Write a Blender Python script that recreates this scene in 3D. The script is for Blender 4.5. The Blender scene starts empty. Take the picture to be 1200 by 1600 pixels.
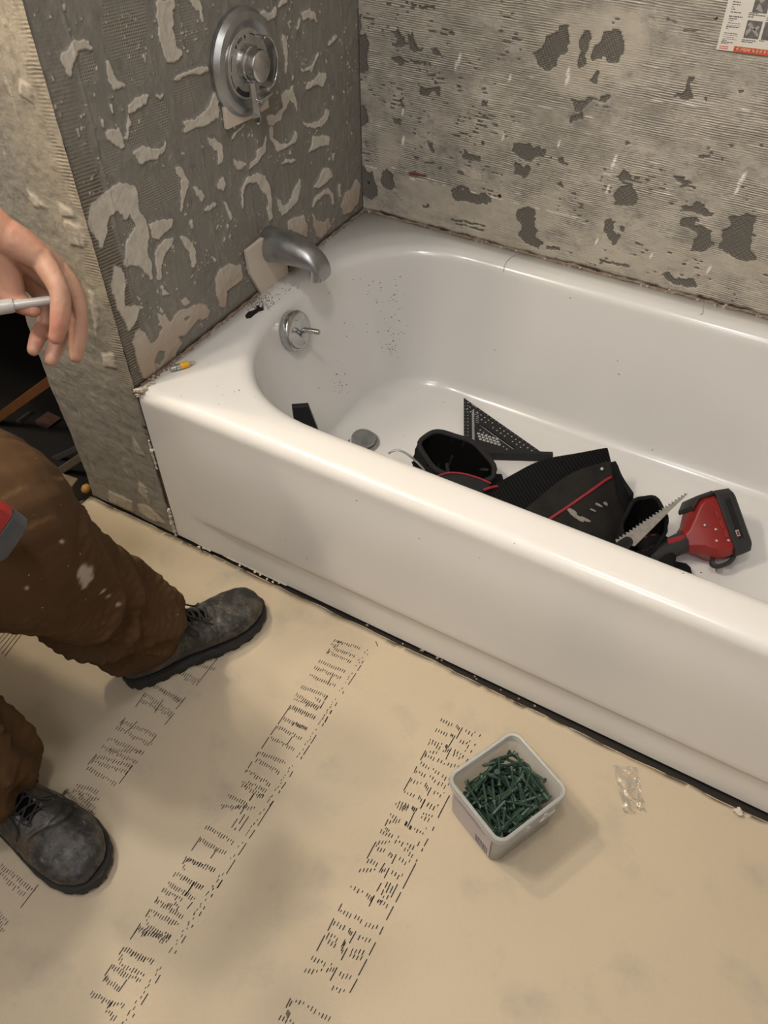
import bpy, math, random
import numpy as np
from mathutils import Vector, Matrix, Euler

# ---------------------------------------------------------------- camera
CAM = np.array([0.9133, -0.7283, 1.2204])
ROT = (0.756573, 0.004530, 0.521320)
FPX = 1245.2
sc = bpy.context.scene
cd = bpy.data.cameras.new('camera')
cd.sensor_fit = 'VERTICAL'; cd.sensor_height = 36.0; cd.lens = FPX / 1600 * 36
cd.clip_start = 0.01
cam = bpy.data.objects.new('camera', cd)
sc.collection.objects.link(cam)
cam.location = CAM; cam.rotation_euler = ROT
sc.camera = cam

# ---------------------------------------------------------------- world, lights, exposure
w = bpy.data.worlds.new('world'); sc.world = w; w.use_nodes = True
w.node_tree.nodes['Background'].inputs[0].default_value = (0.9, 0.95, 1, 1)
w.node_tree.nodes['Background'].inputs[1].default_value = 0.05
def lamp(name, loc, power, size, color, aim=None):
    l = bpy.data.lights.new(name, 'POINT' if aim is None else 'AREA')
    l.energy = power; l.color = color
    if aim is None: l.shadow_soft_size = size
    else: l.shape = 'DISK'; l.size = size
    o = bpy.data.objects.new(name, l); sc.collection.objects.link(o); o.location = loc
    if aim is not None:
        o.rotation_euler = (Vector(aim) - Vector(loc)).to_track_quat('-Z', 'Y').to_euler()
    return o
WARM = (1.0, 0.89, 0.74)
lamp('vanity_bulb_light', (-0.30, -0.50, 1.94), 32, 0.05, WARM)
lamp('vanity_bulb_light', (-0.22, -0.66, 1.94), 22, 0.05, WARM)
lamp('left_fill_light', (-0.66, -0.13, 2.05), 42, 0.06, (1.0, 0.82, 0.58))  # added warm fill that brightens the floor at left
lamp('ceiling_light', (0.72, -0.55, 2.33), 24, 0.09, (1.0, 0.955, 0.90))
lamp('room_fill_light', (0.85, -1.35, 2.15), 23, 0.30, (0.93, 0.94, 1.0))  # added soft fill in place of light bounced around the room
sc.view_settings.view_transform = 'Standard'
sc.view_settings.look = 'None'
sc.view_settings.exposure = 0.25
sc.view_settings.gamma = 1.0
sc.view_settings.use_curve_mapping = False

# ---------------------------------------------------------------- helpers
random.seed(7)
RM = np.array(Euler(ROT).to_matrix())
def ray(px, py):
    return RM @ np.array([(px - 600) / FPX, -(py - 800) / FPX, -1.0])
def at(px, py, axis, val):
    """the point of the real plane x/y/z = val seen at that place of the photograph"""
    d = ray(px, py); t = (val - CAM[axis]) / d[axis]
    return CAM + t * d
def far(px, py, dist):
    d = ray(px, py); return CAM + d / np.linalg.norm(d) * dist

def sstep(a, b, x):
    t = np.clip((x - a) / (b - a), 0, 1); return t * t * (3 - 2 * t)
def _h(ix, iy, iz, seed):
    n = (ix * 374761393 + iy * 668265263 + iz * 2147483647 + seed * 974634777) & 0xffffffff
    n = ((n ^ (n >> 13)) * 1274126177) & 0xffffffff
    n = (n ^ (n >> 16)) & 0xffff
    return n / 65535.0
def vn(x, y, z=0.0, seed=0):
    x, y, z = np.broadcast_arrays(np.asarray(x, float), np.asarray(y, float), np.asarray(z, float))
    ix, iy, iz = [np.floor(a).astype(np.int64) for a in (x, y, z)]
    fx, fy, fz = x - ix, y - iy, z - iz
    fx, fy, fz = [f * f * (3 - 2 * f) for f in (fx, fy, fz)]
    r = 0
    for dx in (0, 1):
        for dy in (0, 1):
            for dz in (0, 1):
                wgt = (fx if dx else 1 - fx) * (fy if dy else 1 - fy) * (fz if dz else 1 - fz)
                r = r + wgt * _h(ix + dx, iy + dy, iz + dz, seed)
    return r
def fbm(x, y, z=0.0, seed=0, o=4):
    r = 0; a = .5; tot = 0
    for i in range(o):
        r = r + a * vn(np.asarray(x) * 2**i, np.asarray(y) * 2**i, np.asarray(z) * 2**i, seed + i); tot += a; a *= .5
    return r / tot

def tag(o, label=None, cat=None, group=None, kind=None):
    if label: o['label'] = label
    if cat: o['category'] = cat
    if group: o['group'] = group
    if kind: o['kind'] = kind
    return o
def world_of(o):
    if o.parent is None: return o.matrix_basis.copy()
    return world_of(o.parent) @ o.matrix_parent_inverse @ o.matrix_basis
def link(o, parent=None):
    sc.collection.objects.link(o)
    if parent is not None:
        o.parent = parent
        pw = world_of(parent)
        o.matrix_parent_inverse = pw.inverted()
    return o
def empty(name, loc, label=None, cat=None, group=None):
    o = bpy.data.objects.new(name, None); o.empty_display_size = .02
    o.location = loc; link(o); return tag(o, label, cat, group)
def obj(name, geo, m, parent=None, smooth=True, bevel=0, seg=2, sub=0, solid=0, auto=None):
    me = bpy.data.meshes.new(name)
    if isinstance(geo, MB): V, F, MI = geo.v, geo.f, geo.mi
    else: V, F = geo; MI = None
    me.from_pydata([tuple(map(float, v)) for v in V], [], [tuple(map(int, f)) for f in F])
    for mm in (m if isinstance(m, (list, tuple)) else [m]): me.materials.append(mm)
    if MI and any(MI): me.polygons.foreach_set('material_index', MI)
    me.polygons.foreach_set('use_smooth', [smooth] * len(me.polygons))
    me.validate(); me.update()
    o = bpy.data.objects.new(name, me)
    if auto is not None and smooth:
        me.set_sharp_from_angle(angle=math.radians(auto))
    if solid:
        s = o.modifiers.new('solid', 'SOLIDIFY'); s.thickness = solid; s.offset = 0
    if bevel:
        b = o.modifiers.new('bevel', 'BEVEL'); b.width = bevel; b.segments = seg; b.limit_method = 'ANGLE'; b.angle_limit = math.radians(40)
        b.harden_normals = False
    if sub:
        s = o.modifiers.new('sub', 'SUBSURF'); s.levels = sub; s.render_levels = sub
    return link(o, parent)

def frames(P):
    P = [np.array(p, float) for p in P]; n = len(P); T = []
    for i in range(n):
        d = P[min(i + 1, n - 1)] - P[max(i - 1, 0)]; T.append(d / (np.linalg.norm(d) + 1e-12))
    a = np.array([0, 0, 1.]) if abs(T[0][2]) < .9 else np.array([1., 0, 0])
    u = np.cross(T[0], a); u /= np.linalg.norm(u); out = []
    for i in range(n):
        u = u - T[i] * (u @ T[i]); u /= np.linalg.norm(u)
        out.append((P[i], T[i], u, np.cross(T[i], u)))
    return out
def catmull(P, k=6, closed=False):
    P = [np.array(p, float) for p in P]; n = len(P); out = []
    for i in range(n if closed else n - 1):
        if closed: a, b, c, d = P[i - 1], P[i], P[(i + 1) % n], P[(i + 2) % n]
        else: a, b, c, d = P[max(i - 1, 0)], P[i], P[i + 1], P[min(i + 2, n - 1)]
        for j in range(k):
            t = j / k
            out.append(.5 * ((2 * b) + (c - a) * t + (2 * a - 5 * b + 4 * c - d) * t * t + (3 * b - a - 3 * c + d) * t**3))
    if not closed: out.append(P[-1])
    return out
class MB:
    def __init__(s): s.v = []; s.f = []; s.mi = []; s.cur = 0
    def add(s, V, F):
        b = len(s.v); s.v += [tuple(v) for v in V]
        for f in F: s.f.append([i + b for i in f]); s.mi.append(s.cur)
        return s
    def box(s, c, size, R=None, taper=1.0):
        hx, hy, hz = [q / 2 for q in size]; V = []
        for z in (-hz, hz):
            k = taper if z > 0 else 1
            for x, y in ((-hx, -hy), (hx, -hy), (hx, hy), (-hx, hy)): V.append((x * k, y * k, z))
        V = np.array(V)
        if R is not None: V = V @ np.array(R).T
        return s.add(V + np.array(c), [(3, 2, 1, 0), (4, 5, 6, 7), (0, 1, 5, 4), (1, 2, 6, 5), (2, 3, 7, 6), (3, 0, 4, 7)])
    def rings(s, R, cap0=True, cap1=True, closed=False):
        n = len(R[0]); V = [p for r in R for p in r]; F = []
        m = len(R)
        for i in range(m if closed else m - 1):
            for j in range(n):
                a, b = i * n + j, i * n + (j + 1) % n; c, d = ((i + 1) % m) * n + (j + 1) % n, ((i + 1) % m) * n + j
                F.append((a, b, c, d))
        if not closed:
            if cap0: F.append(tuple(range(n))[::-1])
            if cap1: F.append(tuple(range((m - 1) * n, m * n)))
        return s.add(V, F)
    def tube(s, P, r, n=12, flat=1.0, ends=True, closed=False):
        fr = frames(P); R = []
        rr = r if hasattr(r, '__len__') else [r] * len(P)
        if ends and not closed:
            for k in (3, 2, 1):
                a = k * math.pi / 7
                R.append([fr[0][0] - fr[0][1] * rr[0] * math.sin(a) + (fr[0][2] * math.cos(t) + fr[0][3] * flat * math.sin(t)) * rr[0] * math.cos(a) for t in np.linspace(0, 2 * math.pi, n, endpoint=False)])
        for (p, T, u, v), q in zip(fr, rr):
            R.append([p + (u * math.cos(t) + v * flat * math.sin(t)) * q for t in np.linspace(0, 2 * math.pi, n, endpoint=False)])
        if ends and not closed:
            for k in (1, 2, 3):
                a = k * math.pi / 7
                R.append([fr[-1][0] + fr[-1][1] * rr[-1] * math.sin(a) + (fr[-1][2] * math.cos(t) + fr[-1][3] * flat * math.sin(t)) * rr[-1] * math.cos(a) for t in np.linspace(0, 2 * math.pi, n, endpoint=False)])
        return s.rings(R, closed=closed)
    def lathe(s, prof, c, ax, n=32, cap0=False, cap1=False):
        ax = np.array(ax, float); ax /= np.linalg.norm(ax)
        a = np.array([0, 0, 1.]) if abs(ax[2]) < .9 else np.array([1., 0, 0])
        u = np.cross(ax, a); u /= np.linalg.norm(u); v = np.cross(ax, u); c = np.array(c, float)
        return s.rings([[c + ax * h + (u * math.cos(t) + v * math.sin(t)) * r for t in np.linspace(0, 2 * math.pi, n, endpoint=False)] for h, r in prof], cap0, cap1)
    def prism(s, poly, h, O, U, V, N):
        O, U, V, N = [np.array(a, float) for a in (O, U, V, N)]
        n = len(poly); P = [O + U * a + V * b for a, b in poly]
        return s.add(P + [p + N * h for p in P], [tuple(range(n))[::-1], tuple(range(n, 2 * n))] + [(i, (i + 1) % n, n + (i + 1) % n, n + i) for i in range(n)])
    def ball(s, c, r, R=None, n=16):
        r = r if hasattr(r, '__len__') else (r, r, r); V = []
        rg = []
        for i in range(1, n // 2):
            a = math.pi * i / (n // 2)
            q = np.array([(r[0] * math.sin(a) * math.cos(t), r[1] * math.sin(a) * math.sin(t), -r[2] * math.cos(a)) for t in np.linspace(0, 2 * math.pi, n, endpoint=False)])
            if R is not None: q = q @ np.array(R).T
            rg.append(list(q + np.array(c)))
        return s.rings(rg)
def remesh(mb, vox, it=4):
    me = bpy.data.meshes.new('tmp'); me.from_pydata([tuple(map(float, v)) for v in mb.v], [], mb.f)
    o = bpy.data.objects.new('tmp', me); sc.collection.objects.link(o)
    r = o.modifiers.new('r', 'REMESH'); r.mode = 'VOXEL'; r.voxel_size = vox
    if it: s = o.modifiers.new('s', 'SMOOTH'); s.iterations = it; s.factor = .5
    dg = bpy.context.evaluated_depsgraph_get()
    m2 = o.evaluated_get(dg).to_mesh()
    V = np.empty(len(m2.vertices) * 3); m2.vertices.foreach_get('co', V); V = V.reshape(-1, 3)
    N = np.empty(len(m2.vertices) * 3); m2.vertices.foreach_get('normal', N); N = N.reshape(-1, 3)
    F = [tuple(p.vertices) for p in m2.polygons]
    o.evaluated_get(dg).to_mesh_clear()
    bpy.data.objects.remove(o); bpy.data.meshes.remove(me)
    return V, N, F

# ---------------------------------------------------------------- materials
class NT:
    def __init__(s, name):
        s.m = bpy.data.materials.new(name); s.m.use_nodes = True; s.t = s.m.node_tree; s.b = s.t.nodes['Principled BSDF']
        s.tc = None
    def n(s, typ, **k):
        nd = s.t.nodes.new(typ)
        for a, b in k.items():
            if a.startswith('i_'): nd.inputs[a[2:].replace('_', ' ')].default_value = b
            else: setattr(nd, a, b)
        return nd
    def l(s, a, b): s.t.links.new(a, b)
    def coord(s, scale=(1, 1, 1), rot=(0, 0, 0)):
        if s.tc is None: s.tc = s.n('ShaderNodeTexCoord')
        mp = s.n('ShaderNodeMapping'); mp.inputs['Scale'].default_value = scale; mp.inputs['Rotation'].default_value = rot
        s.l(s.tc.outputs['Object'], mp.inputs[0]); return mp.outputs[0]
    def noise(s, scale, detail=4, sc3=(1, 1, 1), rough=.55, rot=(0, 0, 0)):
        nd = s.n('ShaderNodeTexNoise'); nd.inputs['Scale'].default_value = scale; nd.inputs['Detail'].default_value = detail; nd.inputs['Roughness'].default_value = rough
        s.l(s.coord(sc3, rot), nd.inputs['Vector']); return nd.outputs['Fac']
    def ramp(s, fac, stops):
        r = s.n('ShaderNodeValToRGB'); e = r.color_ramp.elements
        while len(e) < len(stops): e.new(.5)
        for q, (p, c) in zip(e, stops):
            q.position = p; q.color = (*c, 1) if hasattr(c, '__len__') else (c, c, c, 1)
        s.l(fac, r.inputs[0]); return r.outputs[0]
    def mix(s, fac, a, b, mode='MIX'):
        m = s.n('ShaderNodeMix', data_type='RGBA', blend_type=mode)
        for i, q in ((0, fac), (6, a), (7, b)):
            if isinstance(q, bpy.types.NodeSocket): s.l(q, m.inputs[i])
            elif i == 0: m.inputs[0].default_value = q
            else: m.inputs[i].default_value = (*q, 1)
        return m.outputs[2]
    def math(s, op, a, b=None, c=None):
        m = s.n('ShaderNodeMath', operation=op)
        for i, q in enumerate((a, b, c)):
            if q is None: continue
            if isinstance(q, bpy.types.NodeSocket): s.l(q, m.inputs[i])
            else: m.inputs[i].default_value = q
        return m.outputs[0]
    def attr(s, name):
        a = s.n('ShaderNodeAttribute'); a.attribute_name = name; return a.outputs['Fac']
    def color(s, c):
        if isinstance(c, bpy.types.NodeSocket): s.l(c, s.b.inputs['Base Color'])
        else: s.b.inputs['Base Color'].default_value = (*c, 1)
    def bump(s, h, strength=.5, dist=.001, prev=None):
        b = s.n('ShaderNodeBump'); b.inputs['Strength'].default_value = strength; b.inputs['Distance'].default_value = dist
        s.l(h, b.inputs['Height'])
        if prev is not None: s.l(prev, b.inputs['Normal'])
        s.l(b.outputs[0], s.b.inputs['Normal']); return b.outputs[0]
    def set(s, **k):
        for a, v in k.items():
            q = s.b.inputs[a.replace('_', ' ')]
            if isinstance(v, bpy.types.NodeSocket): s.l(v, q)
            else: q.default_value = v
        return s
def plain(name, c, rough=.6, metal=0., var=.0, vscale=30, bump=0, bscale=300, **k):
    t = NT(name)
    if var:
        f = t.noise(vscale, 5)
        t.color(t.mix(f, tuple(q * (1 - var) for q in c), tuple(min(1, q * (1 + var)) for q in c)))
    else: t.color(c)
    t.set(Roughness=rough, Metallic=metal, **k)
    if bump: t.bump(t.noise(bscale, 3), bump, .0006)
    return t.m
M = {}
def mats():
    M['black'] = plain('black_plastic', (.010, .010, .011), .5, Specular_IOR_Level=.35)
    M['black_cloth'] = plain('black_nylon', (.010, .010, .011), .88, var=.5, vscale=40, bump=.8, bscale=900, Specular_IOR_Level=.18)
    M['dusty'] = plain('dusty_black_nylon', (.020, .0185, .017), .88, var=.7, vscale=25, bump=.8, bscale=900, Specular_IOR_Level=.2)
    M['void'] = plain('near_black', (.003, .003, .003), .95, Specular_IOR_Level=.05)  # near black for pouch insides and boot tongues
    M['piping'] = plain('charcoal_piping', (.024, .024, .025), .85, Specular_IOR_Level=.2, bump=.5, bscale=1500)
    M['red'] = plain('red_trim', (.26, .012, .02), .6)
    M['tool_red'] = plain('red_tool_plastic', (.25, .015, .013), .45, var=.2, vscale=60)
    M['tool_black'] = plain('dark_tool_rubber', (.02, .02, .021), .6, var=.3, vscale=80)
    M['tool_grey'] = plain('grey_tool_plastic', (.055, .057, .065), .5, var=.4, vscale=60)
    M['white'] = plain('white_paint', (.55, .53, .5), .6)
    M['mark'] = plain('pale_grey_marking', (.42, .42, .41), .6)
    M['ink'] = plain('black_ink', (.028, .025, .024), .7)
    M['steel'] = plain('dull_steel', (.50, .49, .46), .42, .75, var=.4, vscale=120)
    t = NT('chrome'); f = t.noise(35, 5)
    t.color(t.ramp(f, [(.3, (.44, .45, .46)), (.7, (.66, .66, .66))])); t.set(Metallic=1.0, Roughness=t.ramp(f, [(.3, .12), (.75, .30)])); M['chrome'] = t.m
    t = NT('dull_chrome'); f = t.noise(28, 6)
    t.color(t.ramp(f, [(.3, (.30, .31, .32)), (.7, (.50, .50, .49))])); t.set(Metallic=.9, Roughness=t.ramp(f, [(.3, .30), (.75, .5)])); M['dull'] = t.m
    # enamel of the tub
    t = NT('white_enamel')
    sp = t.ramp(t.noise(420, 2), [(.74, 0.), (.80, 1.)]); ms = t.ramp(t.noise(9, 4), [(.45, 0.), (.7, 1.)])
    f = t.math('MULTIPLY', sp, ms)
    base = t.mix(t.noise(5, 4), (.72, .705, .68), (.77, .76, .74))
    base = t.mix(t.math('MULTIPLY', f, .5), base, (.35, .31, .26))
    t.color(t.mix(t.attr('dirt'), base, (.09, .08, .075)))
    t.set(Roughness=.22, Coat_Weight=.25, Coat_Roughness=.08); M['enamel'] = t.m
    # skin
    t = NT('skin'); f = t.noise(45, 5); g = t.noise(14, 3)
    c = t.mix(f, (.40, .215, .145), (.52, .31, .22)); c = t.mix(t.ramp(g, [(.45, 0.), (.75, .7)]), c, (.50, .20, .14))
    t.color(c); t.set(Roughness=.5, Subsurface_Weight=.12, Subsurface_Radius=(.01, .004, .002), Subsurface_Scale=.5); t.bump(t.noise(260, 4), .35, .0008); M['skin'] = t.m
    M['nail'] = plain('nail', (.55, .33, .26), .35)
    M['hair'] = plain('brown_hair', (.05, .03, .02), .7, bump=1, bscale=500)
    M['eye'] = plain('eye', (.16, .13, .11), .25)
    M['shirt'] = plain('navy_cloth', (.012, .016, .03), .9, var=.3, bump=.6, bscale=900)
    # trousers
    t = NT('brown_canvas'); f = t.noise(6, 5); s_ = t.ramp(t.noise(150, 2), [(.755, 0.), (.765, 1.)])
    c = t.mix(f, (.052, .028, .0125), (.095, .053, .025))
    c = t.mix(t.ramp(t.noise(18, 6, rough=.65), [(.56, 0.), (.8, .25)]), c, (.085, .06, .035))
    c = t.mix(s_, c, (.42, .37, .28)); c = t.mix(t.attr('paint'), c, (.40, .36, .31))
    t.color(c); t.set(Roughness=.9, Specular_IOR_Level=.15); t.bump(t.noise(1400, 2), .35, .0004); M['trouser'] = t.m
    # boot leather
    t = NT('black_boot_leather'); f = t.noise(28, 7, rough=.65); g = t.noise(9, 4)
    c = t.mix(f, (.009, .009, .009), (.026, .025, .023))
    c = t.mix(t.ramp(t.noise(24, 8, rough=.75), [(.47, 0.), (.62, .75)]), c, (.095, .088, .074)); c = t.mix(t.ramp(t.noise(70, 6, (1, 2.5, 1), .7), [(.58, 0.), (.68, .7)]), c, (.17, .155, .13))
    c = t.mix(t.ramp(g, [(.6, 0.), (.75, .35)]), c, (.17, .11, .06))
    t.color(c); t.set(Roughness=t.ramp(t.noise(60, 5), [(.35, .30), (.65, .62)])); t.bump(t.noise(110, 7, rough=.65), .8, .0014); M['leather'] = t.m
    M['sole'] = plain('boot_rubber', (.016, .015, .014), .7, var=.6, vscale=50, bump=.5, bscale=200)
    M['lace'] = plain('black_lace', (.015, .015, .015), .8, bump=.6, bscale=900)
    # paper board on the floor
    t = NT('tan_floor_paper')
    c = t.mix(t.noise(4, 5), (.46, .385, .28), (.52, .44, .325))
    c = t.mix(t.ramp(t.noise(700, 2), [(.3, .35), (.6, 0.)]), c, (.40, .335, .245))
    c = t.mix(t.ramp(t.noise(9, 6, rough=.6), [(.56, 0.), (.72, .65)]), c, (.355, .31, .245))
    t.color(c); t.set(Roughness=.62, Specular_IOR_Level=.35); t.bump(t.noise(500, 3), .12, .0004); M['paper'] = t.m
    M['subfloor'] = plain('dark_subfloor', (.02, .016, .013), .9)
    M['cavity'] = plain('dark_cavity', (.010, .008, .007), .95, var=.6, vscale=20)  # near black: the shade inside the cavity is put into the colour
    M['paint_wall'] = plain('off_white_wall', (.26, .255, .25), .8)
    M['wood'] = plain('old_wood', (.16, .12, .075), .8, var=.4, vscale=40, bump=.8, bscale=80)
    M['wood_pale'] = plain('pale_wood', (.36, .29, .18), .8, var=.3, vscale=60, bump=.8, bscale=120)
    M['wood_orange'] = plain('orange_wood', (.20, .075, .022), .6, var=.3, vscale=40)
    M['brick'] = plain('brick', (.10, .05, .035), .9, var=.6, vscale=60, bump=1, bscale=120)
    M['rubble'] = plain('grey_rubble', (.06, .055, .05), .9, var=.6, vscale=60, bump=1, bscale=120)
    M['knob'] = plain('amber_plastic', (.38, .19, .04), .6)
    M['tile'] = plain('cream_tile_glaze', (.60, .52, .44), .28)
    M['tile_edge'] = plain('tile_clay', (.62, .52, .42), .9)
    M['crumb'] = plain('plaster_crumb', (.55, .49, .41), .95, var=.2)
    M['grime'] = plain('old_caulk', (.25, .19, .14), .9, var=.7, vscale=150, bump=1, bscale=300)
    M['yellow'] = plain('yellow_plastic', (.75, .42, .02), .4)
    M['screw'] = plain('green_coated_screw', (.045, .085, .06), .5, .3, var=.35, vscale=200)
    t = NT('milky_plastic'); t.color((.86, .87, .86)); t.set(Roughness=.28, Alpha=1.0, Transmission_Weight=.72, IOR=1.25); t.bump(t.noise(60, 2), .1, .0006); M['milky'] = t.m
    t = NT('clear_tape'); nb_ = t.bump(t.noise(120, 3), .7, .002)
    gl = t.n('ShaderNodeBsdfGlossy'); gl.inputs['Color'].default_value = (.9, .88, .84, 1); gl.inputs['Roughness'].default_value = .16; t.l(nb_, gl.inputs['Normal'])
    tr_ = t.n('ShaderNodeBsdfTransparent'); tr_.inputs['Color'].default_value = (.965, .955, .94, 1)
    fr_ = t.n('ShaderNodeFresnel'); fr_.inputs['IOR'].default_value = 1.75; t.l(nb_, fr_.inputs['Normal'])
    ms_ = t.n('ShaderNodeMixShader'); t.l(fr_.outputs[0], ms_.inputs[0]); t.l(tr_.outputs[0], ms_.inputs[1]); t.l(gl.outputs[0], ms_.inputs[2])
    t.l(ms_.outputs[0], t.t.nodes['Material Output'].inputs['Surface']); M['tape'] = t.m
    t = NT('box_label'); t.color((.46, .42, .46)); t.set(Roughness=.5); M['label'] = t.m
    M['label_dark'] = plain('label_ink', (.10, .09, .12), .6)
    M['label_white'] = plain('label_paper', (.66, .63, .57), .6)
    M['label_grey'] = plain('label_photo_grey', (.13, .125, .12), .6, var=.8, vscale=120)
    M['label_mid'] = plain('label_photo_mid', (.32, .31, .29), .6)
    M['label_red'] = plain('label_red', (.55, .09, .03), .6)
    M['thread'] = plain('loose_thread', (.5, .48, .44), .7)
    M['rust'] = plain('rusty_screw', (.10, .035, .015), .8, var=.5, vscale=200)
    M['trans'] = plain('translucent_pen', (.55, .54, .52), .25, Transmission_Weight=.3)
mats()

# ================================================================ STRUCTURE
H = 0.3742; W = 0.76; TL = 1.524        # tub rim height, width and length
def crop(ox, oy, s, L): return [[(ox + x / s, oy + y / s) for x, y in P] for P in L]
# thinset left on the wet wall, traced patch by patch
THIN = crop(120, 0, 5.4545, [
 [(680,0),(820,0),(830,60),(810,90),(825,180),(805,240),(830,300),(840,390),(890,435),(860,510),(800,530),(760,515),(720,410),(700,330),(680,150)],
 [(955,0),(1045,0),(1055,110),(1075,175),(1060,185),(1030,90),(985,50)],
 [(245,515),(275,520),(335,670),(390,710),(425,765),(385,735),(310,765),(290,740),(260,620)],
 [(430,965),(440,900),(500,840),(560,805),(615,810),(590,870),(560,900),(470,960)],
 [(430,965),(420,1050),(415,1180),(430,1200),(440,1100),(460,1070),(445,1010)],
 [(240,1130),(280,1090),(350,1110),(385,1160),(405,1260),(380,1260),(310,1220),(260,1190)],
 [(470,1300),(560,1240),(640,1270),(700,1260),(740,1240),(755,1195),(765,1210),(740,1290),(680,1340),(600,1370),(540,1400),(510,1350)],
 [(900,1040),(990,1020),(1050,970),(1120,900),(1170,780),(1200,850),(1200,1000),(1130,1050),(1080,1080),(1020,1085),(900,1130),(920,1080)],
 [(820,670),(850,640),(960,600),(1020,570),(1110,570),(1120,600),(1030,630),(960,625),(850,690)],
 [(660,815),(730,800),(730,830),(680,835)],[(195,1030),(210,1010),(240,1080),(215,1080)],[(280,830),(310,820),(300,840)],
 [(280,900),(292,895),(305,960),(292,950)],[(140,1070),(170,1090),(155,1100)],[(360,930),(400,925),(380,940)],[(30,155),(60,150),(45,168)]])
THIN += crop(0, 0, 4.615, [
 [(490,360),(520,300),(590,285),(640,310),(665,345),(600,360),(540,370),(520,440),(515,545),(490,550),(460,480),(435,420),(450,375)],
 [(360,530),(375,535),(395,590),(380,590)],[(340,370),(360,375),(350,395)],[(570,830),(605,820),(600,835)]])
THIN += crop(120, 260, 4.705, [
 [(310,115),(420,145),(440,190),(450,320),(500,390),(520,470),(515,640),(545,700),(545,840),(510,790),(470,740),(400,725),(370,740),(330,725),(345,660),(360,560),(390,490),(430,450),(410,400),(385,345),(355,390),(320,350),(280,325),(240,360),(220,430),(210,500),(195,590),(160,595),(145,530),(75,450),(70,420),(110,270),(200,190)],
 [(715,0),(760,10),(800,70),(820,110),(800,200),(770,280),(770,350),(755,320),(765,230),(760,100)],
 [(535,410),(700,380),(690,440),(640,490),(590,545),(540,500)],
 [(705,525),(640,540),(590,580),(570,640),(575,720),(590,830),(610,830),(620,740),(640,640),(700,570)],
 [(755,505),(800,520),(840,560),(870,620),(880,690),(860,750),(845,740),(830,640),(790,590)],
 [(610,865),(640,910),(680,935),(620,950)],
 [(265,725),(310,740),(350,790),(355,860),(345,950),(350,1020),(430,1020),(490,1030),(440,1060),(430,1130),(375,1210),(340,1130),(290,1050),(265,950),(245,870),(265,780)],
 [(450,1190),(500,1230),(530,1290),(560,1300),(590,1260),(620,1180),(590,1100),(640,1090),(680,1150),(740,1060),(830,1040),(860,1010),(950,1020),(975,1060),(960,1110),(880,1130),(840,1180),(790,1250),(730,1240),(770,1300),(720,1370),(740,1400),(640,1480),(560,1560),(480,1550),(450,1470),(420,1370),(400,1300),(415,1220)],
 [(850,140),(880,150),(940,220),(920,260),(880,210)],[(935,320),(960,290),(1025,265),(1020,290),(950,330)],[(835,380),(860,440),(850,460),(830,410)],
 [(605,1010),(635,1070),(620,1080)],[(760,980),(800,965),(830,1000),(790,1030)]])
THIN += crop(320, 180, 4.615, [
 [(10,170),(70,165),(120,210),(130,300),(110,360),(90,340),(90,270),(50,230)],[(100,460),(130,440),(150,490),(130,550),(90,520)],
 [(190,180),(200,130),(270,70),(300,60),(230,120)],[(200,320),(250,330),(295,350),(265,390),(230,390)],
 [(310,385),(330,340),(370,300),(370,250),(410,230),(435,140),(440,150),(430,260),(370,350)],[(435,0),(550,0),(540,40),(480,70),(450,50)],
 [(460,80),(480,80),(490,170),(560,210),(600,200),(640,160),(655,110),(665,130),(655,190),(600,220),(520,270),(490,200),(465,170)],
 [(700,45),(760,60),(830,50),(870,10),(890,0),(870,50),(790,95),(720,75)],[(770,150),(800,160),(850,140),(895,160),(890,210),(820,230),(750,265),(770,210)],
 [(550,350),(580,320),(640,315),(655,335),(590,340)],
 [(375,415),(430,440),(470,520),(480,620),(485,740),(465,765),(450,700),(455,610),(440,570),(400,530),(370,485),(330,480),(290,500),(275,560),(275,680),(262,640),(260,540),(300,450)],
 [(515,595),(550,620),(560,660),(610,620),(650,530),(685,450),(690,520),(665,620),(600,690),(555,725),(535,680)],
 [(780,520),(820,460),(850,390),(890,380),(920,430),(880,480),(820,520)],
 [(765,660),(790,590),(850,540),(890,525),(920,570),(930,640),(915,640),(900,570),(860,570),(800,620),(775,670)],
 [(770,690),(800,760),(850,770),(890,740),(910,800),(840,880),(810,880),(785,800)],
 [(1090,455),(1115,500),(1105,620),(1060,690),(1000,725),(980,650),(1010,560),(1060,530)],[(960,500),(975,490),(975,600),(965,580)],
 [(600,770),(630,740),(710,720),(735,790),(735,880),(690,860),(600,820)],[(130,620),(160,640),(190,720),(200,740),(185,760),(150,680)],[(0,680),(60,630),(90,630),(20,690)],
 [(110,1110),(170,1075),(260,1080),(270,1190),(200,1230),(155,1270),(150,1380),(110,1380),(75,1260),(75,1170)],[(920,270),(930,280),(925,330),(912,300)],[(600,270),(625,260),(620,285)],[(65,1030),(80,1040),(70,1060)]])
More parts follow.
